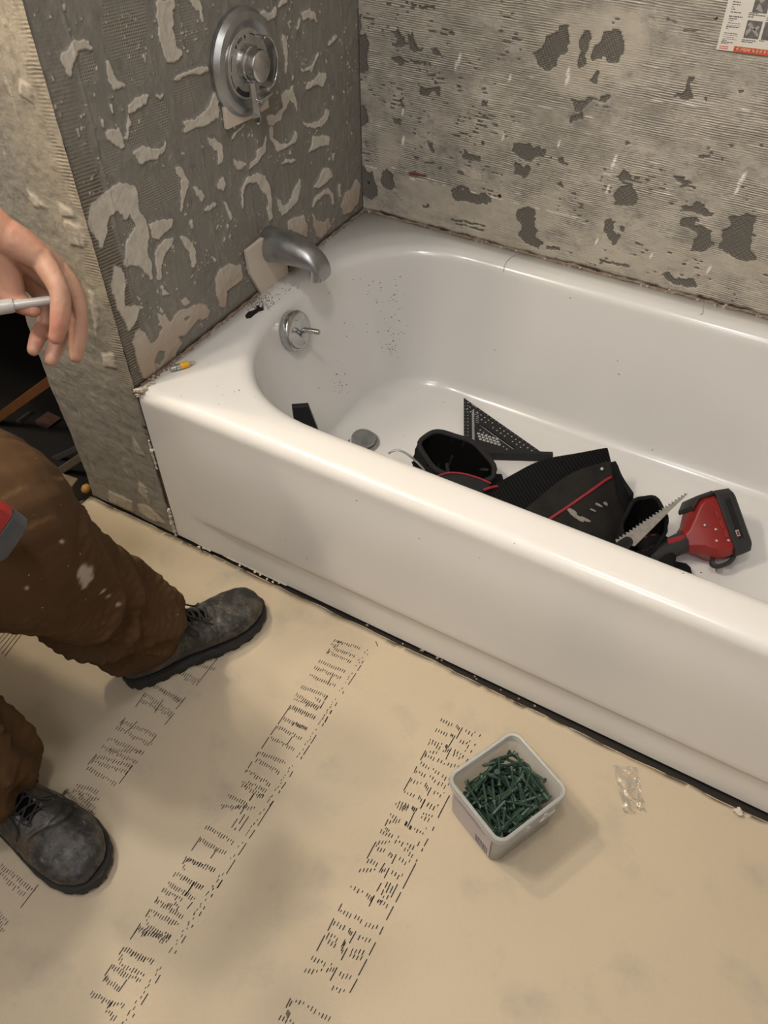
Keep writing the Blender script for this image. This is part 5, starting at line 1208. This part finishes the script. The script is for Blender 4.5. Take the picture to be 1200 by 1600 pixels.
# screws
def screw_geo():
    mb = MB(); X_ = (1, 0, 0)
    pr_ = [(0, .0014), (.0002, .0042), (.0009, .0042), (.0038, .0022)]
    x = .006
    pr_ += [(x, .0019)]
    while x < .040: pr_ += [(x + .0006, .0026), (x + .0014, .0018)]; x += .0019
    pr_ += [(.0405, .0018), (.044, .0002)]
    V = [(h, r) for h, r in pr_]; mb.lathe([(h - .022, r) for h, r in V], (0, 0, 0), X_, 9, True, True)
    return mb
me0 = obj('deck_screw', screw_geo(), M['screw'], auto=60)
rz = random.Random(9); made = 0; tries = 0; NS = 300; keepuv = None
while made < NS and tries < 60000:
    tries += 1
    t_ = made / NS; z = .009 + .066 * t_
    a = rz.uniform(0, 6.283); pitch = rz.gauss(0, .22 if t_ < .9 else .33)
    k_ = .90 + .07 * z / .08
    u_, v_ = rz.uniform(-1, 1) * (ha * k_ - .006), rz.uniform(-1, 1) * (hb * k_ - .006)
    if tries % 60 != 1 and keepuv is not None: u_, v_ = keepuv
    keepuv = (u_, v_)
    d_ = a3 * math.cos(a) * math.cos(pitch) + b3 * math.sin(a) * math.cos(pitch) + np.array([0, 0, math.sin(pitch)])
    ok = True
    for e in (-.0235, .0235):
        uu, vv = u_ + math.cos(a) * e * math.cos(pitch), v_ + math.sin(a) * e * math.cos(pitch)
        if abs(uu) > ha * k_ - .0052 or abs(vv) > hb * k_ - .0052 or (abs(uu) > ha * k_ - .012 and abs(vv) > hb * k_ - .012): ok = False
    zt = z + .006 * (1 - (u_ / ha) ** 2 - (v_ / hb) ** 2) * t_
    if zt - abs(math.sin(pitch)) * .0235 < .007: ok = False
    if not ok: continue
    o = me0 if made == 0 else me0.copy()
    if made: sc.collection.objects.link(o)
    q_ = Vector(d_).to_track_quat('X', 'Z'); o.rotation_mode = 'QUATERNION'; o.rotation_quaternion = q_
    o.location = (bc[0] + a_[0] * u_ + b_[0] * v_, bc[1] + a_[1] * u_ + b_[1] * v_, zt)
    tag(o, 'dull green deck screw heaped in the open plastic tub', 'screw', 'green deck screws heaped in the plastic tub'); made += 1; keepuv = None

# ================================================================ THE OPENED FLOOR LEFT OF THE WALL
def block(name, top, z, th, m, label, cat, bev=.003):
    P = [at(x, y, 2, z) for x, y in top]
    o = obj(name, MB().prism([tuple(p[:2]) for p in P], th, (0, 0, z - th), (1, 0, 0), (0, 1, 0), (0, 0, 1)), m, smooth=False, bevel=bev)
    return tag(o, label, cat)
block('wood_block', [(35, 790), (81, 733), (122, 747), (100, 775), (55, 815)], -.02, .06, M['wood'], 'dusty brown timber block lying in the hole in the floor beside the wall end', 'timber')
block('wood_board', [(60, 802), (105, 772), (117, 775), (82, 815)], -.045, .03, M['wood_pale'], 'splintered pale board end between the timber block and the floor paper', 'timber')
block('wood_board', [(80, 822), (122, 782), (132, 780), (92, 826)], -.07, .03, M['wood'], 'narrow dark board against the edge of the floor paper', 'timber')
kb = at(135, 764, 2, -.03)
tag(obj('amber_cap', MB().ball(kb, (.011, .012, .012)), M['knob']), 'round amber plastic cap beside the bottom corner of the wall end', 'cap')
def stick(name, p, q, yv, r, m, label, cat, flat=.5):
    a, b = at(*p, 1, yv), at(*q, 1, yv + .01)
    return tag(obj(name, MB().box((a + b) / 2, (np.linalg.norm(b - a), r, r * 2), np.stack([unit(b - a), unit(np.cross((0, 0, 1), b - a)), unit(np.cross(unit(b - a), unit(np.cross((0, 0, 1), b - a))))], 1)), m, smooth=False, bevel=.002), label, cat)
stick('wood_lath', (-40, 680), (82, 592), .22, .012, M['wood_orange'], 'orange wooden lath crossing the dark opening beside the wall', 'timber')
stick('wood_lath', (40, 738), (122, 700), .20, .008, M['rubble'], 'grey strip low in the dark opening beside the wall, upper of two', 'strip')
stick('wood_lath', (80, 745), (130, 712), .17, .010, M['wood'], 'brown strip low in the dark opening beside the wall, lower of two', 'strip')
def chunk(name, pix, yv, m, label, cat):
    P = [at(x, y, 1, yv) for x, y in pix]; mb = MB(); mb.prism([(p[0], p[2]) for p in P], .05, (0, yv, 0), (1, 0, 0), (0, 0, 1), (0, 1, 0))
    tag(obj(name, mb, m, smooth=False, bevel=.003), label, cat)
chunk('brick_chunk', [(54, 657), (60, 660), (76, 668), (68, 680), (62, 680)], .28, M['brick'], 'small reddish brick chunk in the dark opening', 'brick')
chunk('rubble_chunk', [(18, 660), (30, 656), (42, 690), (30, 702), (20, 690)], .26, M['rubble'], 'pale grey rubble chunk in the dark opening under the lath', 'rubble')
chunk('rubble_chunk', [(-5, 680), (14, 672), (24, 700), (10, 712), (-6, 705)], .30, M['rubble'], 'darker broken rubble at the photo edge in the dark opening', 'rubble')

# ================================================================ THE PERSON
def pt(*a): return np.array(a, float)
person = empty('person', (.02, -.50, 0), 'person in brown work trousers and black boots crouching by the tub, holding a pen', 'person')
# ---- boots
def boot(ox, oy, ang, side, label, seed, sc_=1.0):
    ca, sa = math.cos(math.radians(ang)), math.sin(math.radians(ang))
    Wd = lambda p: np.array([ox + p[0] * ca - p[1] * sa, oy + p[0] * sa + p[1] * ca, p[2]])
    Wd0 = Wd; Wd = lambda p: Wd0((p[0] * sc_, p[1] * sc_, p[2] * sc_))
    prof = [(.004, .020, .060, .035), (.014, .030, .085, .030), (.04, .036, .105, .028), (.08, .037, .118, .027), (.115, .038, .112, .027), (.145, .042, .097, .026), (.175, .0475, .083, .026), (.205, .0515, .0755, .026), (.235, .052, .071, .026), (.262, .0465, .065, .027), (.282, .036, .056, .029), (.295, .020, .044, .033)]
    cl = lambda x: side * (.004 * math.sin(x / .3 * math.pi * 1.1) - .006 * max(0, (x - .15) / .15) ** 2)
    mb = MB(); R = []
    for x, w_, h_, zb in prof:
        r = []
        for a in np.linspace(0, 2 * math.pi, 28, endpoint=False):
            c, s_ = math.cos(a), math.sin(a); zc = zb + (h_ - zb) * .38
            z = zc + (h_ - zc) * s_ if s_ > 0 else zc + (zc - zb) * math.copysign(abs(s_) ** .5, s_)
            r.append((x, cl(x) + w_ * math.copysign(abs(c) ** .85, c), z))
        R.append(r)
    mb.rings(R)
    sh = [(.066, .040, .040, .07), (.062, .040, .043, .11), (.054, .040, .046, .145), (.048, .040, .046, .16)]
    mb.rings([[(x + rx * math.cos(a), ry * math.sin(a), z) for a in np.linspace(0, 2 * math.pi, 28, endpoint=False)] for x, ry, rx, z in sh])
    mb.ball((.10, 0, .095), (.05, .034, .034))
    V, N, F = remesh(mb, .0030, 6)
    x, y, z = V.T
    crease = .0022 * np.exp(-((x - .205 - .012 * np.sin(y * 60)) / .003) ** 2) + .0018 * np.exp(-((x - .193 - .010 * np.sin(y * 50 + 1)) / .003) ** 2)
    seam = .0013 * sstep(.0, .002, (.178 + .45 * abs(y) - .02) - x) * (z > .04)
    quarter = .0012 * sstep(.0, .002, .085 - x)
    V = V + N * ((-crease * (z > .06) + seam + quarter + .0034 * (fbm(x * 50, y * 50, z * 50, seed) - .5))[:, None])
    b = BVHTree.FromPolygons([tuple(v) for v in V], F)
    o = obj('boot', ([Wd(v) for v in V], F), M['leather'], person)
    tag(o, label)
    def on(px_, py_, lift, z0=.3):
        loc, n_, _, _ = b.ray_cast(Vector((px_, py_, z0)), Vector((0, 0, -1)))
        return (np.array(loc) + np.array(n_) * lift) if loc else np.array([px_, py_, .1])
    # sole with lugs
    so = MB(); rg = []
    for zz, g, lug in ((0, .001, 1), (.010, .004, 1), (.012, .0035, 0), (.0215, .0038, 0), (.025, .002, 0), (.026, -.004, 0)):
        r = []
        for i, t_ in enumerate(np.linspace(0, 2 * math.pi, 150, endpoint=False)):
            xx = .150 - .150 * math.cos(t_) ; xs = [p[0] for p in prof]; ws = [p[1] for p in prof]
            ww = np.interp(min(max(xx, .0), .299), [0] + xs + [.300], [.0] + ws + [.0]); ww = max(ww, 0)
            yy = math.copysign(ww, math.sin(t_)) if abs(math.sin(t_)) > 1e-6 else 0
            k_ = g - (.0035 if (lug and (i // 3) % 2) else 0)
            nx, ny = -math.cos(t_), math.sin(t_)
            r.append(Wd((xx + nx * k_ , cl(xx) + yy + ny * k_, zz)))
        rg.append(r)
    so.rings(rg); obj('sole', so, M['sole'], o, auto=45)
    # tongue, facings, laces
    tg = MB(); rows_ = []
    for xx in np.linspace(.100, .180, 9):
        hw = .0175 - .006 * (xx - .10) / .08; rows_.append([on(xx, cl(xx) + yy, .0035 - .002 * abs(yy) / hw) for yy in np.linspace(-hw, hw, 7)])
    V2 = [Wd(p) for r in rows_ for p in r] + [Wd(p - pt(0, 0, .006)) for r in rows_ for p in r]; F2 = []
    for i in range(8):
        for j in range(6): a_0 = i * 7 + j; F2.append((a_0, a_0 + 1, a_0 + 8, a_0 + 7)); F2.append((63 + a_0 + 7, 63 + a_0 + 8, 63 + a_0 + 1, 63 + a_0))
    obj('tongue', (V2, F2), M['void'], o)
    for sg in (-1, 1):
        P = [Wd(on(xx, cl(xx) + sg * (.0205 - .0060 * (xx - .10) / .08), .0012)) for xx in np.linspace(.092, .184, 12)]
        obj('eyelet_facing', MB().tube(P, [.0045] * 11 + [.003], 8, flat=.5), M['leather'], o)
    for i, xx in enumerate((.108, .121, .134, .147, .160, .173)):
        for sg in (-1, 1):
            h_ = .020 - .005 * (xx - .108) / .07; P = [on(xx + .010 * f, cl(xx) + sg * h_ * (2 * f - 1) * -1, .0050 + .003 * math.sin(math.pi * f)) for f in np.linspace(0, 1, 7)]
            obj('lace', MB().tube([Wd(p) for p in P], .0018, 8, flat=.7), M['lace'], o)
    for sg in (-1, 1): # bow
        P = [on(.118, cl(.1), .008), on(.128, sg * .020, .007), on(.146, sg * .034, .006), on(.142, sg * .040, .005), on(.124, sg * .026, .008), on(.118, 0, .009)]
        obj('lace_loop', MB().tube([Wd(p) for p in catmull(P, 5)], .0016, 8), M['lace'], o)
        P = [on(.118, 0, .008), on(.138, sg * .012, .009), on(.166, sg * .022, .005), on(.180, sg * .030, .004)]
        obj('lace_end', MB().tube([Wd(p) for p in catmull(P, 5)], .0016, 8), M['lace'], o)
    P = [Wd(on(.180 + .45 * abs(yy) - .020, cl(.17) + yy, .0006)) for yy in np.linspace(-.040, .040, 25)]
    obj('vamp_seam', MB().tube(P, .0009, 6), M['lace'], o)
    return o
boot(.146, -.312, 64.5, -1, 'scuffed black boot pointing at the tub', 3, .92)
boot(.058, -.578, 1.0, 1, 'scuffed black boot nearer the bottom of the picture', 9, .97)

# ---- trousers: two legs grown into one pelvis, wrinkled
lp = [at(230, 1000, 2, .065), at(206, 975, 2, .125), at(162, 944, 2, .21), at(114, 916, 2, .30), at(62, 888, 2, .39), at(8, 858, 2, .48), at(-62, 812, 2, .565)]
lr_ = [.060, .068, .072, .076, .082, .091, .100]
lp[-1] = at(-40, 790, 2, .53)
lp += [pt(-.10, -.42, .515), pt(-.28, -.45, .44)]; lr_ += [.108, .120]
rp_ = [at(-28, 1226, 2, .075), at(-38, 1190, 2, .14), pt(.085, -.60, .27), pt(.10, -.61, .44), pt(.02, -.61, .53), pt(-.28, -.59, .44)]
rr_ = [.066, .074, .080, .098, .108, .115]
def dense(P, R_, k=8):
    Q = catmull([np.append(p, r) for p, r in zip(P, R_)], k); return [q[:3] for q in Q], [q[3] for q in Q]
L1, R1 = dense(lp, lr_); L2_, R2 = dense(rp_, rr_)
mb = MB()
def open_tube(P, R_):
    fr = frames(P); mb.rings([[p + (u * math.cos(t_) + v_ * math.sin(t_)) * q for t_ in np.linspace(0, 2 * math.pi, 24, endpoint=False)] for (p, T, u, v_), q in zip(fr, R_)])
open_tube(L1, R1); open_tube(L2_, R2)
mb.ball((-.30, -.52, .46), (.145, .185, .13)); mb.ball((-.31, -.52, .55), (.115, .165, .07))
V, N, F = remesh(mb, .0045, 5)
def leg_param(V, P):
    P = np.array(P); s_ = np.concatenate([[0], np.cumsum(np.linalg.norm(np.diff(P, axis=0), axis=1))])
    D = np.linalg.norm(V[:, None, :] - P[None], axis=2); i = D.argmin(1); return s_[i], D.min(1), P[i]
# finer mesh where the photo looks closely
s1, d1, c1 = leg_param(V, L1); s2, d2, c2 = leg_param(V, L2_)
isl = d1 < d2; s_ = np.where(isl, s1, s2); cen = np.where(isl[:, None], c1, c2); rel = V - cen
th = np.arctan2(rel[:, 1], rel[:, 0]); cx, cy = np.cos(th), np.sin(th)
# seen folds: rings of slack cloth stacked above the boot, long diagonal pulls towards the knee
n1 = fbm(s_ * 10 + .9 * cx - .6 * cy, cx * .8 + 3 * isl, cy * .8, 5, 2)
n2 = fbm(s_ * 19 + 1.6 * cy + 1.1 * cx, cx * 1.0, cy * 1.0, 15, 2)
rid1 = 1 - np.abs(2 * n1 - 1) * 2.2; rid2 = 1 - np.abs(2 * n2 - 1) * 2.2
low = sstep(.34, .04, s_)
disp = .023 * np.clip(rid1, -.6, 1) * (.6 + .55 * low) + .0105 * np.clip(rid2, -.6, 1) * (.4 + .8 * low) + .010 * (fbm(s_ * 5, cx, cy, 25, 2) - .5)
disp *= sstep(-.34, -.16, V[:, 0]) * sstep(-.02, .07, s_)
V = V + N * (disp - .004)[:, None]
V[:, 2] = np.where((s_ < .02), np.maximum(V[:, 2], .045), V[:, 2])
tr = obj('trousers', (V, F), M['trouser'], person)
tag(tr, 'brown canvas work trousers with white paint on one shin')
bt = BVHTree.FromPolygons([tuple(v) for v in V], F)
pa = np.zeros(len(V))
for px, py, r_ in ((128, 893, .011), (134, 899, .012), (137, 908, .009), (133, 916, .005), (160, 925, .004), (168, 933, .003), (172, 930, .002), (184, 943, .002), (97, 847, .002), (42, 918, .002)):
    loc, _, _, _ = bt.ray_cast(Vector(CAM), Vector(unit(ray(px, py))))
    if loc: pa = np.maximum(pa, sstep(r_ * 1.25, r_ * .7, np.linalg.norm(V - np.array(loc), axis=1) * (.8 + .5 * vn(V[:, 0] * 120, V[:, 1] * 120, V[:, 2] * 120))))
a_ = tr.data.attributes.new('paint', 'FLOAT', 'POINT'); a_.data.foreach_set('value', pa.astype(np.float32))
sd_ = tr.modifiers.new('sub', 'SUBSURF'); sd_.levels = 1; sd_.render_levels = 1
for P, R_, nm in ((L1, R1, 0), (L2_, R2, 0)):   # stitched hem at each cuff
    fr = frames(P); p, T, u, v_ = fr[1]
    Q = []
    for t_ in np.linspace(0, 2 * math.pi, 60, endpoint=False):
        dr_ = u * math.cos(t_) + v_ * math.sin(t_); loc, n_, _, _ = bt.ray_cast(Vector(p + dr_ * .2), Vector(-dr_), .2)
        Q.append((np.array(loc) if loc else p + dr_ * R_[1]) + dr_ * .0004)
    obj('hem', MB().tube(Q, .0022, 6, closed=True), M['trouser'], tr)

# ---- body: head, neck, arms and hands as one surface
def finger(mb, P, r0, r1):
    Q = catmull(P, 6); n = len(Q); mb.tube(Q, [r0 + (r1 - r0) * i / (n - 1) + .0007 * math.cos(i * math.pi / 6 * 1.0) for i in range(n)], 14)
hb_ = MB()
D0 = 1.06
wr = far(-30, 352, D0 - .01)
K = [far(64, 404, D0 - .015), far(92, 424, D0 + .012), far(84, 440, D0 + .034), far(62, 450, D0 + .052)]
# palm and back of the hand
def slabtube(P, R_, fl): hb_.tube(catmull(P, 4), list(np.interp(np.linspace(0, 1, 4 * (len(P) - 1) + 1), np.linspace(0, 1, len(R_)), R_)), 18, flat=fl)
for k_, (kp, off) in enumerate(zip(K, (pt(0, 0, 0), pt(0, .008, 0), pt(0, .016, -.004), pt(-.004, .022, -.008)))):
    slabtube([wr + off * .5, wr * .5 + kp * .5 + off * .2 + pt(0, 0, .004), kp], [.024, .021, .0150], .95)
finger(hb_, [K[0], far(92, 452, D0 - .028), far(94, 494, D0 - .026), far(88, 527, D0 - .018)], .0142, .0098)
finger(hb_, [K[1], far(118, 462, D0 + .004), far(122, 512, D0 + .006), far(119, 556, D0 + .012)], .0140, .0096)
finger(hb_, [K[2], far(100, 492, D0 + .030), far(90, 534, D0 + .028), far(80, 562, D0 + .022)], .0132, .0094)
finger(hb_, [K[3], far(72, 494, D0 + .048), far(60, 526, D0 + .040), far(52, 547, D0 + .030)], .0122, .0086)
th0 = wr * .55 + K[0] * .45
finger(hb_, [wr * .7 + K[0] * .3 + pt(-.004, .0, -.012), far(2, 442, D0 + .01), far(26, 470, D0 + .006), far(52, 484, D0 - .002)], .0170, .0100)
hb_.tube([wr * .8 + th0 * .2, far(10, 425, D0 + .005), far(20, 452, D0 + .006)], [.022, .018, .014], 14)
elb = pt(-.12, -.29, .90)
hb_.tube([wr * .85 + K[0] * .15, wr, wr * .6 + elb * .4, elb], [.027, .0275, .036, .043], 20)
Vh, Nh, Fh = remesh(hb_, .0022, 5)
# knuckle wrinkles and tendons
wq = .0007 * (fbm(Vh[:, 0] * 220, Vh[:, 1] * 220, Vh[:, 2] * 220, 5, 3) - .5)
Vh = Vh + Nh * wq[:, None]
# other hand, closed round the grip of the drill
dc_ = far(-40, 812, .90)
g1 = dc_ + pt(-.018, -.025, .07); g0 = dc_ + pt(-.045, -.070, .170)
gx = unit(g1 - g0); gs = unit(np.cross(gx, (0, 0, 1))); gn = np.cross(gs, gx); rh = MB()
rw = g0 + pt(-.07, -.095, .095); gc = g0 * .6 + g1 * .4
for i in range(4):
    c = g0 + gx * (.010 + i * .021); P = [c + (gs * math.cos(a) + gn * math.sin(a)) * .029 for a in np.radians([215, 160, 95, 35, -15])]
    rh.tube(catmull(P, 5), list(np.linspace(.0112, .0088, 21)), 12)
    rh.tube([rw, (rw + P[0]) / 2, P[0]], [.020, .017, .0125], 12)
P = [rw + gx * .01, g0 - gx * .005 - gs * .01 + gn * -.03, g0 + gx * .004 + gs * .024 - gn * .020, g0 + gx * .016 + gs * .034 + gn * .004]
rh.tube(catmull(P, 5), list(np.linspace(.017, .010, 16)), 12)
elr = pt(-.05, -.74, .87)
rh.tube([rw, rw * .6 + elr * .4, elr], [.027, .036, .043], 18)
Vr, Nr, Fr = remesh(rh, .003, 3)
# torso, neck, head
bd = MB()
sl, sr = pt(-.31, -.36, 1.01), pt(-.31, -.70, 1.01)
bd.tube([elb, (elb + sl) / 2, sl], [.043, .050, .056], 18); bd.tube([elr, (elr + sr) / 2, sr], [.043, .050, .056], 18)
tors = [((-.31, -.52, .56), .10, .155), ((-.32, -.52, .68), .10, .150), ((-.32, -.525, .84), .115, .175), ((-.31, -.53, .98), .115, .19), ((-.30, -.53, 1.05), .08, .15), ((-.29, -.53, 1.10), .06, .07)]
bd.rings([[pt(*c) + pt(a * math.cos(t_), b * math.sin(t_), 0) for t_ in np.linspace(0, 2 * math.pi, 32, endpoint=False)] for c, a, b in tors])
bd.tube([pt(-.295, -.53, 1.06), pt(-.26, -.53, 1.17)], [.060, .056], 18)
hc = pt(-.225, -.53, 1.265); Rh = np.array(Euler((0, math.radians(22), math.radians(8))).to_matrix())
hd = lambda x, y, z: hc + Rh @ pt(x, y, z)
bd.ball(hc, (.098, .076, .112), Rh, 24); bd.ball(hd(.035, 0, -.060), (.058, .054, .055), Rh); bd.ball(hd(.075, 0, -.098), (.022, .026, .020), Rh)
bd.tube([hd(.088, 0, .012), hd(.108, 0, -.022), hd(.112, 0, -.030)], [.008, .012, .013], 10)
for sg in (1, -1): bd.ball(hd(-.005, sg * .078, -.008), (.018, .008, .030), Rh); bd.ball(hd(.082, sg * .032, .028), (.014, .020, .007), Rh); bd.ball(hd(.074, sg * .040, -.022), (.020, .018, .018), Rh)
bd.ball(hd(.094, 0, -.058), (.010, .024, .006), Rh); bd.ball(hd(.092, 0, -.068), (.010, .020, .006), Rh)
Vb, Nb, Fb = remesh(bd, .006, 3)
nh, nr = len(Vh), len(Vr)
ALL = list(Vh) + list(Vr) + list(Vb); FA = Fh + [tuple(i + nh for i in f) for f in Fr] + [tuple(i + nh + nr for i in f) for f in Fb]
obj('body', (ALL, FA), M['skin'], person)
bh = BVHTree.FromPolygons([tuple(v) for v in Vh], Fh)
for sg in (1, -1): obj('eye', MB().ball(hd(.0800, sg * .031, .010), (.009, .012, .007), Rh), M['eye'], person); 
hr_ = MB(); hr_.ball(hd(-.012, 0, .025), (.100, .083, .104), Rh, 24)
Vx, Nx, Fx = remesh(hr_, .006, 1)
kk = (Vx - hc) @ Rh; Vx = Vx + Nx * (.004 * (fbm(Vx[:, 0] * 60, Vx[:, 1] * 60, Vx[:, 2] * 25, 3) - .5))[:, None] + (np.array(Rh)[:, 0] * -.03)[None] * (sstep(.02, .07, kk[:, 0]) * sstep(.06, .0, kk[:, 2]))[:, None] * 2
obj('hair', (Vx, Fx), M['hair'], person)
# shirt
sh_ = MB()
sh_.rings([[pt(*c) + pt((a + .018) * math.cos(t_), (b + .018) * math.sin(t_), 0) for t_ in np.linspace(0, 2 * math.pi, 32, endpoint=False)] for c, a, b in [((-.31, -.52, .50), .115, .165)] + tors[:-1] + [((-.292, -.53, 1.085), .052, .056)]])
cuffp = wr * .93 + elb * .07
for P, R_ in (([cuffp, wr * .6 + elb * .4, elb, (elb + sl) / 2, sl], [.035, .046, .055, .062, .070]), ([rw * .9 + elr * .1, rw * .6 + elr * .4, elr, (elr + sr) / 2, sr], [.036, .046, .055, .062, .070])):
    Q, RR = dense(P, R_, 5); fr = frames(Q); sh_.rings([[p + (u * math.cos(t_) + v_ * math.sin(t_)) * q for t_ in np.linspace(0, 2 * math.pi, 20, endpoint=False)] for (p, T, u, v_), q in zip(fr, RR)])
sh_.ball(sl, .07); sh_.ball(sr, .07)
Vs, Ns, Fs = remesh(sh_, .008, 3)
Vs = Vs + Ns * (.010 * (fbm(Vs[:, 0] * 14, Vs[:, 1] * 14, Vs[:, 2] * 20, 8, 3) - .5))[:, None]
obj('shirt', (Vs, Fs), M['shirt'], person)

# ---- the pen in the left hand
q0, q1, q2 = far(-60, 489, D0 - .004), far(-4, 480, D0 - .006), far(50, 473, D0 - .008)
pen = empty('marker_pen', q1, 'pale translucent pen or stick held in the left hand of the person', 'pen')
ax = unit(q2 - q0)
obj('barrel', MB().lathe([(0, .004), (.002, .0085), (.052, .0085), (.056, .0080)], q0, ax, 20, True, True), M['trans'], pen, auto=40)
obj('cap', MB().lathe([(.055, .0058), (.075, .0055), (.11, .0048), (.112, .003)], q0, ax, 18, True, True), M['trans'], pen, auto=40)

# ---- drill in the right hand
dr_ = empty('hand_drill', dc_, 'red and grey cordless tool held in front of the brown trousers', 'power tool')
dz = unit(g0 - dc_); dx = unit(np.cross(dz, CAM - dc_)); dy = np.cross(dz, dx)
def dsec(z, a, b, ch): return [dc_ + dz * z * .8 + dx * x * .8 + dy * y * .8 for x, y in ((a, b - ch), (a - ch, b), (-a + ch, b), (-a, b - ch), (-a, -b + ch), (-a + ch, -b), (a - ch, -b), (a, -b + ch))]
obj('battery', MB().rings([dsec(-.050, .026, .030, .010), dsec(-.044, .034, .036, .010), dsec(-.016, .036, .038, .010)]), M['tool_grey'], dr_, auto=35, bevel=.002)
obj('foot_housing', MB().rings([dsec(-.016, .037, .039, .010), dsec(.012, .036, .038, .012), dsec(.038, .020, .022, .010)]), M['tool_red'], dr_, auto=35, bevel=.002)
obj('grip', MB().tube([dc_ + dz * .03, g1, g0 - gx * .01], .0185, 16), M['tool_black'], dr_)
bb_ = g0 - gx * .035
hv = unit(np.cross(gs, gx)); obj('motor_housing', MB().tube([bb_ - gn * .06, bb_, bb_ + gn * .07], [.026, .029, .027], 18), M['tool_red'], dr_)
obj('chuck', MB().tube([bb_ + gn * .07, bb_ + gn * .10], [.018, .014], 16), M['tool_black'], dr_)
